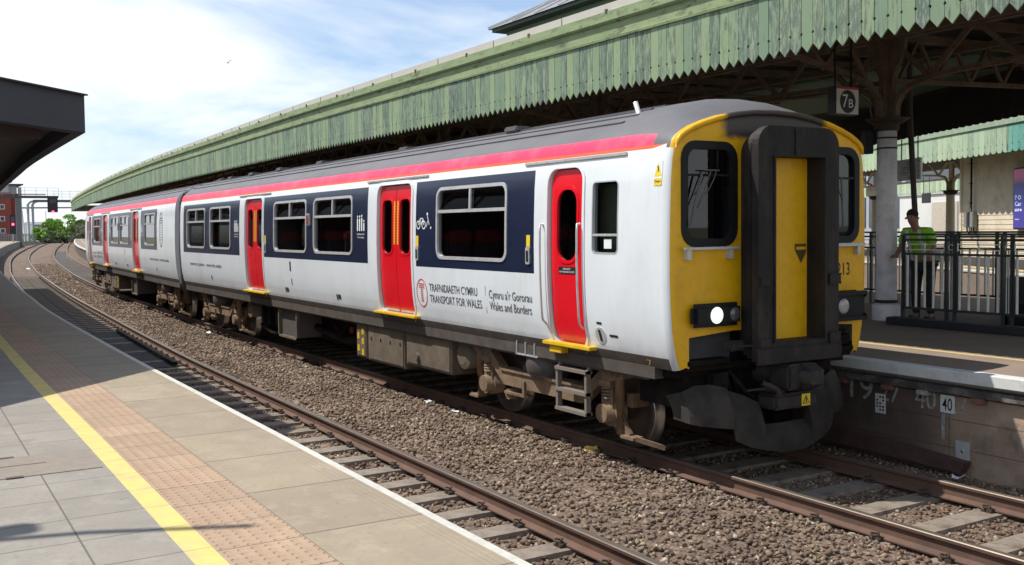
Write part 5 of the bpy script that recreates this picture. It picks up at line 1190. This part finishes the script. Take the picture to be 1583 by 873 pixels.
cp_ = empty('cable_pipe', W(1.2, -1.12, HP+1.2)); cp_.rotation_euler = (0, 0, -R(28)); tag(cp_, 'thin black vertical pipe on the cream wall above the meter boxes', 'pipe')
g = MB(); g.tube([(0, .03, 0), (0, .03, 2.7)], .035, 8); g.build('pipe_run', blackp, cp_); g = MB()
for k in range(4): g.box(-.06, .06, 0, .08, .3+k*.7, .34+k*.7)
g.build('clip', blackp, cp_)
sc_ = empty('poster_screen', W(-2.2, -1.16, HP+1.28)); sc_.rotation_euler = (0, 0, -R(28)); tag(sc_, 'tall blue and purple backlit advertising screen on the cream wall at the right edge', 'screen')
MB().box(-.62, .62, 0, .12, 0, 2.02, bev=.03).build('casing', blackp, sc_)
pm = M('screen_picture', (.02, .02, .1), .3, emit=((.05, .05, .35), .55)); t = pm.node_tree; o_ = sepxyz(t); cr_ = N('ShaderNodeValToRGB', t); e = cr_.color_ramp.elements; e[0].color = (.10, .05, .45, 1); e[1].color = (.01, .01, .06, 1); e[0].position = 0; e[1].position = .8; q = e.new(.55); q.color = (.03, .05, .30, 1); q = e.new(.9); q.color = (.20, .03, .08, 1)
t.links.new(mathn(t, 'ADD', mathn(t, 'MULTIPLY', o_[2], .5), mathn(t, 'MULTIPLY', noise(t, 3), .15)), cr_.inputs[0]); t.links.new(cr_.outputs[0], P(pm).inputs['Emission Color'])
pc = MB().box(-.56, .56, .12, .125, .06, 1.96).build('picture', pm, sc_)
tm = M('screen_letters', (.7, .7, .8), .4, emit=((.7, .7, .85), .6)); g = MB()
text(g, '7 O', .36, .13, lambda u, v: (.48-u, .13, .98+v)); text(g, 'Car', .40, .13, lambda u, v: (.48-u, .13, .78+v)); text(g, 'stre', .40, .11, lambda u, v: (.48-u, .13, .60+v)); text(g, 'more', .26, .04, lambda u, v: (.48-u, .13, .32+v)); g.build('lettering', tm, pc)
# platform canopy above it
c6 = empty('station_canopy', (0, 0, 0)); tag(c6, 'further canopy in sunlight with pale green and turquoise valance boards over the cream building', 'canopy')
b1 = board_mat('valance_pale_green', (.40, .50, .33), (.32, .42, .30), amt=.4); b2 = board_mat('valance_turquoise', (.12, .34, .28), (.18, .40, .32), amt=.4)
for (u0, u1, mt_) in ((-3.15, 26, b1), (-12, -3.15, b2)):
    b = MB(); u = u0
    while u < u1-.01: p = W(u, 0); board(b, p[:2], d28, .36, 4.62, 5.50, .12, hole=True, rounded=True, nz=.14, hr=.03, thick=.04); u += .36
    b.build('valance', mt_, c6)
b = MB(); wbox(b, -12, 26, -.3, .05, 5.5, 5.72); b.build('fascia', b1, c6)
b = MB(); wbox(b, -12, 26, -9, -.05, 5.3, 5.5); b.build('roof_deck', M('soffit_pale', (.10, .08, .06), .9), c6)
cream2 = M('column_cream', (.48, .42, .30), .6, var=.06)
def ornate(u, v, h=3.75):
    x, y, _ = W(u, v); c = MB(); c.tube([(x, y, .9), (x, y, 1.2), (x, y, 3.9), (x, y, 4.4)], .2, 18, radii=[.26, .21, .19, .19]); co = c.build('column', cream2, c6)
    c = MB(); c.tube([(x, y, h+.45), (x, y, h+.52), (x, y, h+.62), (x, y, h+.66)], .3, 18, radii=[.2, .3, .34, .45]); c.build('capital', M('capital_dark', (.03, .03, .028), .7), co)
    c = MB(); z0 = h+.66; c.add([W(u-.18, v, z0), W(u+.18, v, z0), W(u+.18, v, 5.3), W(u-.18, v, 5.3), W(u-.18, v-.1, z0), W(u+.18, v-.1, z0), W(u+.18, v-.1, 5.3), W(u-.18, v-.1, 5.3)], [(0, 1, 2, 3), (4, 5, 6, 7), (0, 1, 5, 4), (2, 3, 7, 6)])
    for e in (1, -1):
        pp = [(u+e*.2, z0), (u+e*.3, z0+.4), (u+e*.6, z0+.65), (u+e*1.2, z0+.75), (u+e*3.0, z0+.85)]
        for p, q in zip(pp, pp[1:]): c.bar(W(p[0], v, p[1]), W(q[0], v, q[1]), .10, .09)
        c.bar(W(u+e*1.2, v, z0+.75), W(u+e*.2, v, 5.35), .06, .1); c.bar(W(u+e*1.2, v, z0+.75), W(u+e*2.2, v, 5.35), .06, .1)
    c.build('bracket', cream2, co)
for u in (12.5, 21): ornate(u, -6.0, 3.3)
b = MB(); u = 16
while u < 52: p = W(u, -14); board(b, p[:2], d28, .36, 4.40, 5.15, .12, hole=False, rounded=True, thick=.04); u += .36
b.build('valance', b1, c6)
b = MB(); u = 22.5
while u < 27: p = W(u, -13.93); board(b, p[:2], d28, .36, 4.40, 5.15, .12, hole=False, rounded=True, thick=.04); u += .36
b.build('valance', b2, c6)
b = MB(); wbox(b, 16, 52, -20, -14.05, 5.15, 5.3); b.build('roof_deck', deck_m, c6)
# hanging signs
def hang(name, u, v, z0, wd, ht_, label, face, lines, red=False):
    r_ = empty(name, W(u, v, z0)); r_.rotation_euler = (0, 0, -R(28)); tag(r_, label, 'sign')
    bx = MB().box(-wd/2, wd/2, -.06, 0, 0, ht_, bev=.01).build('board', face, r_); g = MB()
    for (s_, ww, hh, uu, vv) in lines: text(g, s_, ww, hh, lambda a_, c_, uu=uu, vv=vv: (wd/2-uu-a_, .004, vv+c_))
    if lines: g.build('lettering', blackp, bx)
    if red: MB().box(-wd/2, wd/2, .0, .004, ht_-.05, ht_).build('red_strip', red_t, bx)
    g = MB(); g.tube([(-wd*.35, -.03, ht_), (-wd*.35, -.03, ht_+.9)], .015, 6); g.tube([(wd*.35, -.03, ht_), (wd*.35, -.03, ht_+.9)], .015, 6); g.build('hanger', dkb, r_)
sf = M('sign_cream', (.75, .75, .64), .5)
p = (9.1, -13.98)
u_ = (p[0]-14.34)*d28[0]+(p[1]+23.46)*d28[1]; v_ = (p[0]-14.34)*nrm[0]+(p[1]+23.46)*nrm[1]
hang('direction_sign', u_, v_, 3.52, 1.30, .53, 'cream hanging direction sign with lines of small black text, right of the grey column', sf, [('Toiledau', .42, .045, .5, .44), ('Toilets', .3, .045, .5, .38), ('Gwybodaeth', .42, .04, .3, .31), ('Information', .42, .04, .3, .26), ('Maes parcio ceir', .55, .035, .3, .19), ('Car park', .3, .035, .3, .14), ('Caffi', .2, .04, .6, .04), ('v', .05, .08, 1.18, .42), ('v', .05, .08, 1.18, .30), ('v', .05, .08, 1.18, .18), ('v', .05, .08, 1.18, .05)])
hang('departure_sign', 21.3, -9, 3.55, 1.0, .55, 'small grey information screen hanging left of the cream column far off', M('screen_grey', (.12, .11, .12), .4), [])
hang('direction_sign', 14.7, -3.2, 3.8, 1.7, .48, 'white hanging sign with a red top strip between the train and the grey column', M('sign_white2', (.5, .5, .46), .5), [('< 0 1 2', .9, .10, .3, .25)], red=True)
# plain buildings beyond
def plainbox(name, pts2, z0, z1, mt_, label, extra=None):
    r_ = empty(name, (0, 0, 0)); tag(r_, label, 'building'); b = MB(); n_ = len(pts2); b.add([(p[0], p[1], z0) for p in pts2]+[(p[0], p[1], z1) for p in pts2], [tuple(range(n_)), tuple(range(n_, 2*n_))]+[(i, (i+1) % n_, n_+(i+1) % n_, n_+i) for i in range(n_)]); b.build('wall', mt_, r_); return r_
pb_ = plainbox('building', [W(40, -24)[:2], W(58, -24)[:2], W(58, -32)[:2], W(40, -32)[:2]], -.3, 5.9, M('render_white', (.62, .62, .60), .7, var=.05, scale=.4), 'white low building with beige panels beyond the cream column')
b = MB(); wbox(b, 47, 51.5, -24, -23.9, .5, 4.2); b.build('panel', M('render_beige', (.50, .44, .36), .8), pb_)
b = MB(); wbox(b, 40, 58, -24, -23.85, 4.9, 5.1); wbox(b, 39.9, 58, -24.1, -23.8, 5.85, 6.0); b.build('trim', alu, pb_)
pb_ = plainbox('office_block', [W(70, -30)[:2], W(104, -30)[:2], W(104, -44)[:2], W(70, -44)[:2]], -.3, 16, M('office_grey', (.35, .37, .40), .6, var=.08, scale=.4), 'pale office block with dark vertical windows, glimpsed left of the grey column')
b = MB()
for k in range(14): wbox(b, 71+k*2.3, 72.3+k*2.3, -30, -29.9, 2, 15)
b.build('window', M('window_dark', (.04, .05, .07), .2), pb_)
hb_ = M('planter_leaf', (.05, .12, .025), .8, var=.4)

# upper building rising above the canopy roof
ub_m = M('upper_green_wall', (.14, .23, .145), .75, var=.08, dirt=(.09, .13, .09), dirt_amt=.4); slate = M('roof_slate', (.20, .20, .215), .75, var=.2, scale=6, dirt=(.32, .32, .33), dirt_amt=.4)
ub = empty('upper_building', (0, 0, 0)); tag(ub, 'green upper building with a hipped slate roof showing above the canopy', 'building')
MB().box(4, 19.9, -14.2, -9.15, 5.5, 8.50).build('wall', ub_m, ub)
MB().prism([(20.5, 8.62), (20.5, 8.72), (3.4, 8.72), (3.4, 8.62)], -14.8, -8.62).build('eaves', M('eaves_dark', (.055, .085, .06), .7), ub)
MB().prism([(20.15, 8.50), (20.15, 8.615), (3.7, 8.615), (3.7, 8.50)], -14.5, -8.95).build('cornice', ub_m, ub)
b = MB(); b.add([(20.6, -8.55, 8.725), (20.6, -14.9, 8.725), (3.3, -14.9, 8.725), (3.3, -8.55, 8.725), (17.2, -11.7, 10.35), (6.5, -11.7, 10.35)], [(0, 1, 4), (0, 4, 5, 3), (1, 2, 5, 4), (2, 3, 5)]); b.build('roof', slate, ub)
b = MB(); b.bar((20.6, -8.55, 8.75), (17.2, -11.7, 10.39), .12, .08)
for k in range(9): x = 19.2-k*1.25; b.bar((x, -8.6, 8.76), (x, -8.6-min(3.1, (20.6-x)*.92), 8.76+min(3.1, (20.6-x)*.92)*.523), .055, .05)
b.build('roof_ridge', M('ridge_pale', (.5, .5, .49), .7), ub)
b = MB(); b.box(17.0, 19.1, -9.15, -9.11, 7.75, 8.36); wn = b.build('window', M('window_blue', (.10, .14, .22), .15), ub)
b = MB()
for k in range(6): b.box(16.97+k*.42, 17.03+k*.42, -9.13, -9.07, 7.7, 8.4)
b.box(16.97, 19.13, -9.13, -9.07, 8.36, 8.42); b.build('window_bar', M('bar_green', (.04, .07, .05), .7), wn)
b = MB(); b.tube([(20.0, -9.0, 8.5), (20.0, -9.05, 6.2)], .05, 8); b.build('downpipe', ub_m, ub)

# ================================================================== NEAR CANOPY (left edge)
wgm_ = M('reflection_block_window', (.03, .035, .04), .15)
nc = empty('modern_canopy', (0, 0, 0)); tag(nc, 'dark flat modern canopy over the near platform at the left edge', 'canopy')
fm = M('canopy_slate_blue', (.045, .052, .065), .55, var=.08, scale=1, dirt=(.03, .032, .036), dirt_amt=.4, dscale=.8)
sm_ = M('canopy_soffit_tan', (.17, .14, .12), .8, var=.08, scale=1)
CXs = [7.2]+xs_of(8, 46, 2); ye_ = lambda x: yp(x)+.22+(5.48-yp(7.2)-.22)*max(0, 1-(x-7.2)/6)
e_ = (-.72, .69); ee = math.hypot(*e_)
A0 = (7.2, 5.48); A1 = (7.2+e_[0]*11, 5.48+e_[1]*11)
fr_pts = [(x, ye_(x)) for x in CXs]; outline = fr_pts+[(46, 15), A1]
n_ = len(outline)
b = MB(); b.add([(p[0], p[1], 3.79) for p in outline]+[(p[0], p[1], 4.28) for p in outline], [(i, (i+1) % n_, n_+(i+1) % n_, n_+i) for i in range(n_)]); b.add([(p[0], p[1], 4.28) for p in outline], [tuple(range(n_))]); 
def insp(p, d_): 
    return (p[0], p[1]+d_)
inn = [(p[0]+.16, p[1]+.16) for p in fr_pts[:1]]+[(x, y+.16) for x, y in fr_pts[1:]]+[(46, 14.8), (A1[0]+.3, A1[1])]
b.add([(p[0], p[1], 3.79) for p in outline]+[(p[0], p[1], 3.79) for p in inn]+[(p[0], p[1], 4.02) for p in inn], [(i, (i+1) % n_, n_+(i+1) % n_, n_+i) for i in range(n_)]+[(n_+i, n_+(i+1) % n_, 2*n_+(i+1) % n_, 2*n_+i) for i in range(n_)])
b.build('fascia', fm, nc)
b = MB(); b.add([(p[0], p[1], 4.0) for p in inn], [tuple(range(n_))]); b.build('soffit', sm_, nc)
b = MB(); q0 = (A0[0]+.55, A0[1]+.62); q1 = (q0[0]+e_[0]*10, q0[1]+e_[1]*10); b.bar((q0[0], q0[1], 3.87), (q1[0], q1[1], 3.87), .35, .30); b.build('beam', M('beam_brown', (.05, .042, .038), .7), nc)
b = MB()
for (x, y) in ((12, 9.2), (21, 9.0), (31, 8.6), (41, 8.0)): b.tube([(x, y, HP), (x, y, 4.0)], .13, 16)
b.build('post', fm, nc)
b = MB()
for k in range(7): b.box(8+k*2.5, 8.06+k*2.5, 6.2, 7.4, 3.985, 3.998)
b.build('light_strip', wtrim, nc)
for k in range(1, 4):
    pj = (A0[0]+e_[0]*(.35+k*2.4), A0[1]+e_[1]*(.35+k*2.4)); b = MB(); b.bar((pj[0]-.008, pj[1]-.008, 3.80), (pj[0]-.008, pj[1]-.008, 4.27), .012, .012); b.build('panel_joint', blackp, nc)
b = MB(); b.bar((A0[0]-.01, A0[1]-.01, 4.29), (A1[0], A1[1], 4.29), .09, .02); b.build('roof_trim', M('trim_dark', (.03, .033, .04), .5), nc)
# unseen building added at the platform back so the carriage windows mirror something dark
wr_ = empty('dark_reflection_block', (30, 12.2, HP)); tag(wr_, 'long dark brick block added out of view for the carriage windows to mirror', 'building')
b = MB(); b.box(-22, 45, -.2, 6, 0, 3.6); b.build('wall', M('reflection_block_brick', (.10, .065, .05), .9, var=.2), wr_)
for k in range(9):
    b = MB(); b.box(-20+k*7, -17+k*7, -.26, -.2, .9, 2.5); b.build('window', wgm_, wr_)
b = MB(); b.box(-22.3, 45.3, -.6, 6.3, 3.6, 3.85); b.build('roof', M('reflection_block_roof', (.05, .05, .055), .8), wr_)
# unseen post and arm, added to cast the thin shadow across the paving
lp = empty('shadow_post', (.9, 11.4, HP)); tag(lp, 'unseen tall post with a long arm, added to cast the thin shadow on the paving', 'shadow caster')
b = MB(); b.tube([(0, 0, 0), (0, 0, 5.3)], .07, 10); b.build('post', alu, lp)
def at_(sx, sy, z_): return Vector((sx+.40*(z_-HP)-.9, sy+.50*(z_-HP)-11.4, z_-HP))
b = MB(); b.tube([Vector((0, 0, 5.1)), at_(-1.72, 7.7, 6.0), at_(-1.95, 6.9, 6.0), at_(-2.30, 6.15, 6.0)], .035, 8); b.build('arm', alu, lp)
pz = at_(-1.70, 7.55, 6.0); b = MB(); b.box(pz.x-.10, pz.x+.10, pz.y-.45, pz.y+.35, pz.z-.08, pz.z+.05, bev=.03); b.build('caster_head', alu, lp)

# ================================================================== FAR BACKGROUND
steelg = M('gantry_grey', (.13, .14, .15), .6, var=.1); steeld = M('gantry_dark', (.07, .065, .075), .7); galv = M('galvanised', (.32, .35, .38), .5, var=.08)
g1 = empty('signal_gantry', (200, -18, 0)); g1.location = (0, 0, 0); tag(g1, 'signal gantry with railed walkway, the nearer one, ending by the hanging signal', 'gantry', 'gantries over the tracks')
b = MB(); X = 200
b.box(X-.4, X+.4, -18.2, -3, 8.9, 9.35); b.box(X-.5, X+.5, -16, -3, 9.5, 9.62); b.build('beam', steeld, g1)
b = MB()
for z_ in (9.7, 10.25, 10.8): b.box(X-.55, X-.5, -18.2, -3, z_-.03, z_+.03)
for k in range(9): yy = -18.2+k*1.9; b.box(X-.55, X-.49, yy-.03, yy+.03, 9.3, 10.83)
b.build('handrail', galv, g1)
b = MB(); b.box(X-.3, X+.3, -11.8, -10.9, -.4, 9.0); b.build('leg', steelg, g1)
def signal(x, y, z0, z1, lz, wd, label, mast):
    s_ = empty('railway_signal', (x, y, z0)); tag(s_, label, 'railway signal', 'red railway signals'); h = z1-z0
    MB().box(-.2, .2, -wd/2, wd/2, 0, h, bev=.06).build('backboard', blackp, s_)
    b = MB(); n_ = 20; rr_ = .21; b.add([(-.27, rr_*math.cos(6.283*k/n_), lz-z0+rr_*math.sin(6.283*k/n_)) for k in range(n_)], [tuple(range(n_))]); b.tube([(-.2, 0, lz-z0), (-.26, 0, lz-z0)], rr_, 16); b.build('red_lamp', M('signal_red', (.9, .05, .05), .4, emit=((1, .03, .07), 9)), s_)
    b = MB(); b.box(-.45, -.2, -rr_-.04, rr_+.04, lz-z0+rr_, lz-z0+rr_+.04); b.build('hood', blackp, s_)
    b = MB(); b.box(-.24, -.2, -wd*.3, wd*.3, h*.62, h*.9); b.build('route_panel', steeld, s_)
    if mast: b = MB(); b.box(-.12, .12, -.12, .12, -z0-.3, 0); b.build('mast', galv, s_)
signal(199.2, -17.1, 6.25, 9.0, 6.35, 1.75, 'red railway signal hanging from the gantry walkway', False)
signal(185, -9.05, 2.3, 5.6, 3.95, .95, 'red railway signal low on a post in front of the brick building', True)
g2 = empty('signal_gantry', (0, 0, 0)); tag(g2, 'grey lattice gantry further away on two legs beside the bushes', 'gantry', 'gantries over the tracks')
X = 300; b = MB()
for yy in (-22.9, -24.1): b.tube([(X, yy, -.3), (X, yy, 10.2), (X, yy-.6, 11.0), (X, yy-1.8, 11.3)], .35, 8)
b.build('leg', galv, g2)
b = MB(); b.box(X-.4, X+.4, -48, -24.3, 10.9, 11.6); b.build('beam', steelg, g2)
b = MB()
for z_ in (12.4, 13.2, 14): b.box(X-.45, X-.4, -48, -24.3-5, z_-.04, z_+.04)
for k in range(10): yy = -48+k*2.05; b.box(X-.45, X-.4, yy-.04, yy+.04, 11.5, 14)
b.build('handrail', galv, g2)
b = MB(); b.tube([(X, -21.0, 9.35), (X, -48, 9.5)], .22, 8); b.build('cable_boom', galv, g2)
mst = empty('leaning_post', (297, -21.6, -.3)); tag(mst, 'pale leaning post left of the grey gantry legs', 'post'); b = MB(); b.tube([(0, 0, 0), (0, .55, 8.6)], .32, 10, radii=[.36, .26]); b.build('pole', M('post_pale', (.5, .5, .5), .6), mst); b = MB(); b.tube([(0, .5, 8.5), (0, .75, 12)], .14, 8); b.build('pole_tip', steelg, mst)
b = MB(); b.tube([(0, 0, 0), (0, 0, 10)], .12, 8); o = b.build('mast', steelg); o.location = (380, -36.5, 0); tag(o, 'thin dark mast rising above the bushes right of the gantry legs', 'mast')

# brick apartment block
brick = M('brick_red', (.26, .062, .045), .85, var=.12, scale=.8, dirt=(.3, .1, .08), dirt_amt=.3, dscale=.5)
ab_ = empty('apartment_block', (0, 0, 0)); tag(ab_, 'red brick apartment block with white top floor at the left edge beyond the tracks', 'building')
X = 260; gy = M('cladding_grey', (.42, .44, .47), .7, var=.05, scale=.3)
b = MB(); b.box(X, X+20, -15.3, 22, -.4, 12.1); b.box(X+6, X+22, -17.4, -15.3, -.4, 12.1); b.build('wall', brick, ab_)
b = MB(); b.box(X, X+20, -14.9, 22, 12.1, 14.5); b.box(X+6, X+22, -17.2, -14.9, 12.1, 14.2); b.box(X+5.6, X+6, -18.2, -17.4, -.4, 13.6); b.build('upper_wall', gy, ab_)
b = MB(); b.box(X-.8, X+21, -15.7, 23, 14.5, 14.8); b.box(X+5, X+23, -18.6, -15.7, 14.1, 14.4); b.build('roof', M('roof_dark', (.08, .08, .09), .7), ab_)
wfm = M('frame_white', (.65, .65, .63), .6); wgm = M('pane_dark', (.05, .06, .08), .15)
for (yy) in (-13.4, -6, -1, 4, 9):
    for zz in (3.0, 5.9, 8.7, 11.4):
        if zz > 11 : zz = 13.2
        b = MB(); b.box(X-.05, X, yy-.55, yy+.55, zz-.6, zz+.6); wf = b.build('window', wfm, ab_); b = MB(); b.box(X-.08, X-.05, yy-.38, yy+.38, zz-.45, zz+.45); b.build('pane', wgm, wf)
# grey shed and dark block
pb_ = plainbox('warehouse', [(420, -36.5), (420, -44), (450, -44), (450, -36.5)], -.4, 5.6, M('shed_grey', (.28, .30, .33), .7, var=.08, scale=.2), 'low grey warehouse between the gantry legs and the bushes')
MB().add([(419.5, -36.2, 5.6), (419.5, -44.4, 5.6), (450, -44.4, 7.0), (450, -36.2, 7.0)], [(0, 1, 2, 3)]).build('roof', M('shed_roof', (.18, .19, .22), .7), pb_)
b = MB(); b.box(419.9, 420, -43.4, -41, -.3, 3.4); b.build('door', blackp, pb_)
# palisade fence at the left
pf2 = empty('palisade_fence', (0, 0, 0)); tag(pf2, 'grey palisade fence behind the end of the near platform', 'fence'); b = MB()
for k in range(64): yy = -17+k*.32; b.box(228, 228.04, yy-.09, yy+.09, -.3, 2.35)
b.box(228.05, 228.12, -17.2, 3.6, .6, .7); b.box(228.05, 228.12, -17.2, 3.6, 1.9, 2.0); b.build('pales', M('pale_galv', (.22, .25, .26), .6), pf2)
b = MB()
for k in range(8): b.box(228.12, 228.24, -17+k*2.9, -16.88+k*2.9, -.4, 2.4)
b.build('post', steelg, pf2)

# bushes and trees: trunk, limbs and a crown of leaf clumps
def leafmat(name, c1, c2, c3):
    mt = M(name, c1, .75, var=.1, scale=1); t = mt.node_tree; gi = N('ShaderNodeNewGeometry', t); r = N('ShaderNodeValToRGB', t); e = r.color_ramp.elements; e[0].color = c1+(1,); e[1].color = c3+(1,); q = e.new(.5); q.color = c2+(1,)
    t.links.new(gi.outputs['Random Per Island'], r.inputs[0]); t.links.new(r.outputs[0], P(mt).inputs['Base Color']); return mt
lf = [leafmat('leaf_bright', (.14, .30, .03), (.24, .46, .06), (.34, .55, .09)), leafmat('leaf_olive', (.10, .15, .05), (.16, .22, .07), (.22, .26, .10)), leafmat('leaf_grey_green', (.13, .16, .09), (.19, .21, .13), (.25, .26, .17))]
bark = M('bark', (.07, .055, .04), .9, var=.3)
def bush(x, y, h, rad, k, label, seed, leaf=.30, n=3800, cat='bush', grp='bushes beyond the tracks', z0=-.4):
    q = np.random.default_rng(seed); root = empty('bush', (x, y, z0)); tag(root, label, cat, grp)
    b = MB(); lobes = []
    for i in range(15):
        a_ = q.uniform(0, 6.28); rr_ = q.uniform(.1, .75)*rad; hh = q.uniform(.45, .95)*h*(1-.35*rr_/rad); tip = (rr_*math.cos(a_), rr_*math.sin(a_), hh*.75)
        b.tube([(0, 0, 0), (tip[0]*.4, tip[1]*.4, tip[2]*.5), tip], .1, 6, radii=[.14, .09, .03]); lobes.append((np.array([tip[0], tip[1], hh*(.74 if i % 2 else .36)]), q.uniform(.28, .45)*rad))
    b.build('trunk', bark, root)
    c = MB(); 
    for i in range(n):
        ce, rr_ = lobes[q.integers(0, len(lobes))]; d = q.normal(size=3); d /= np.linalg.norm(d); d[2] = abs(d[2])*1.0-.35; p = ce+d*rr_*q.uniform(.55, 1.12)*np.array([1, 1, .85]); p[2] = max(.15, p[2])
        n1_ = q.normal(size=3); n1_ /= np.linalg.norm(n1_); n2_ = np.cross(n1_, q.normal(size=3)); n2_ /= np.linalg.norm(n2_); s_ = leaf*q.uniform(.6, 1.3)
        c.add([p-n1_*s_, p+n2_*s_*.45, p+n1_*s_, p-n2_*s_*.45], [(0, 1, 2, 3)])
    c.build('crown', lf[k], root); return root
BS = [(290, -24.8, 5.4, 2.6, 0, 'bright green bush nearest the grey gantry legs'), (286, -27.5, 7.4, 3.2, 0, 'tall bright green bush in the middle of the row of bushes'), (292, -31.0, 8.6, 3.4, 0, 'tallest bright green bush just left of the canopy end'), (284, -33.6, 7.6, 3.2, 1, 'olive green bush under the canopy end'), (262, -27.5, 3.9, 3.0, 1, 'low olive bush in front of the bright green bushes'), (258, -30.8, 4.4, 3.0, 2, 'low grey green bush by the end of the far platform'), (262, -24.0, 2.4, 2.2, 2, 'low straw coloured scrub at the foot of the bushes'), (296, -37.5, 8.0, 3.6, 1, 'dark bush right of the tallest bright green bush'), (252, -34.2, 4.8, 3.2, 2, 'grey green bush nearest the rear end of the train')]
for i, (x, y, h, rad, k, lab) in enumerate(BS): bush(x, y, h*1.32, rad*1.15, k, lab, 40+i)
bush(215, -6.9, 4.2, 2.0, 1, 'small green tree top in front of the brick block windows', 77, n=700)
gr = MB(); q = np.random.default_rng(3)
for i in range(9000):
    x = q.uniform(206, 300); yb = yn(x)+2.4; y = yb+q.uniform(0, 16) if q.random() < .6 else yr(x)-q.uniform(6, 20); h = q.uniform(.25, .8); w_ = .12; a_ = q.uniform(0, 3.14); gr.add([(x-w_*math.cos(a_), y-w_*math.sin(a_), -.42), (x+w_*math.cos(a_), y+w_*math.sin(a_), -.42), (x+q.uniform(-.2, .2), y+q.uniform(-.2, .2), -.42+h)], [(0, 1, 2)])
tag(gr.build('dry_grass', M('straw', (.30, .25, .12), .9, var=.4, scale=.3)), 'dry straw coloured grass beside the tracks beyond the platforms', 'grass', kind='stuff')
# wooded hills on the skyline
hm = M('hill_blue_green', (.12, .16, .15), .95, var=.25, scale=.02); b = MB(); n_ = 60
vs = []
for k in range(n_+1):
    y = -900+1000*k/n_; hh = 10+3*math.sin(k*.7)+2*math.sin(k*1.9+1)+random.uniform(-1, 1); vs += [(950, y, -.5), (1250, y, hh), (1700, y, -.5)]
b.add(vs, [(i*3+j, i*3+j+1, (i+1)*3+j+1, (i+1)*3+j) for i in range(n_) for j in (0, 1)], 0, True); b.build('hills', hm)['kind'] = 'structure'
# gull
bd = empty('gull', (60, -11.34, 13.56), R(140)); bd.scale = (.6, .6, .6); tag(bd, 'white gull gliding in the sky above the curve of the canopy', 'bird')
b = MB(); b.tube([(-.22, 0, 0), (-.1, 0, 0), (.05, 0, .01), (.16, 0, .02), (.24, 0, .03), (.29, 0, .02)], .05, 8, radii=[.02, .05, .065, .05, .035, .008])
for s in (1, -1):
    up_ = .30 if s == 1 else .12
    b.add([(.08, s*.04, .03), (-.06, s*.04, .03), (-.10, s*.28, .03+up_*.7), (.10, s*.30, .04+up_*.7), (-.16, s*.62, .0+up_*1.3)], [(0, 1, 2, 3), (3, 2, 4)])
b.add([(-.2, 0, 0), (-.34, .06, 0), (-.34, -.06, 0)], [(0, 1, 2)]); b.build('body', M('feather', (.45, .45, .46), .8), bd)

# ---- far-apart pieces of one mesh become parts of their own (left and right brackets, single lamps, ...)
KEEP = ('ballast', 'trackbed', 'valance', 'back_valance', 'crown', 'dry_grass', 'painted_numbers', 'body', 'seat', 'sleeper', 'rail_clip', 'panel', 'pickets', 'post', 'wheel', 'hills', 'ground', 'body_side', 'emblem', 'shirt', 'face', 'eyes')
def split_pieces(o):
    me = o.data; nv = len(me.vertices)
    if nv == 0 or nv > 30000 or me.users > 1: return
    co = np.empty(nv*3); me.vertices.foreach_get('co', co); co = co.reshape(-1, 3); par = list(range(nv))
    def find(a):
        while par[a] != a: par[a] = par[par[a]]; a = par[a]
        return a
    for e in me.edges:
        a, b_ = find(e.vertices[0]), find(e.vertices[1])
        if a != b_: par[a] = b_
    roots = np.array([find(i) for i in range(nv)]); ur, isl = np.unique(roots, return_inverse=True); k = len(ur)
    if k < 2 or k > 800: return
    lo = np.full((k, 3), np.inf); hi = np.full((k, 3), -np.inf); np.minimum.at(lo, isl, co); np.maximum.at(hi, isl, co)
    size = (hi-lo).max(axis=1); gap = np.maximum(0, np.maximum(lo[:, None]-hi[None], lo[None]-hi[:, None]))
    near = np.sqrt((gap**2).sum(2)) <= np.maximum(.02, .5*np.maximum(size[:, None], size[None])); pr = list(range(k))
    def f2(a):
        while pr[a] != a: pr[a] = pr[pr[a]]; a = pr[a]
        return a
    for a, b_ in zip(*np.nonzero(np.triu(near, 1))):
        x, y = f2(a), f2(b_)
        if x != y: pr[x] = y
    piece = np.array([f2(i) for i in range(k)]); up_ = np.unique(piece)
    if len(up_) < 2 or len(up_) > 90: return
    pv = piece[isl]; polys = [(tuple(p.vertices), p.material_index, p.use_smooth) for p in me.polygons]; nm = o.name.split('.')[0]
    meshes = []
    for u in up_:
        ids = np.nonzero(pv == u)[0]; mp_ = {int(j): i for i, j in enumerate(ids)}; pp = [q for q in polys if q[0][0] in mp_]
        m2 = bpy.data.meshes.new(nm); m2.from_pydata([tuple(co[j]) for j in ids], [], [tuple(mp_[v] for v in q[0]) for q in pp])
        for mt_ in me.materials: m2.materials.append(mt_)
        m2.polygons.foreach_set('material_index', [q[1] for q in pp]); m2.polygons.foreach_set('use_smooth', [q[2] for q in pp]); m2.update(); meshes.append(m2)
    o.data = meshes[0]
    for m2 in meshes[1:]:
        c = o.copy(); c.data = m2; COL.objects.link(c); c.parent = o.parent
for o in list(COL.objects):
    if o.type == 'MESH' and o.parent and o.name.split('.')[0] not in KEEP and not len(o.data.uv_layers): split_pieces(o)
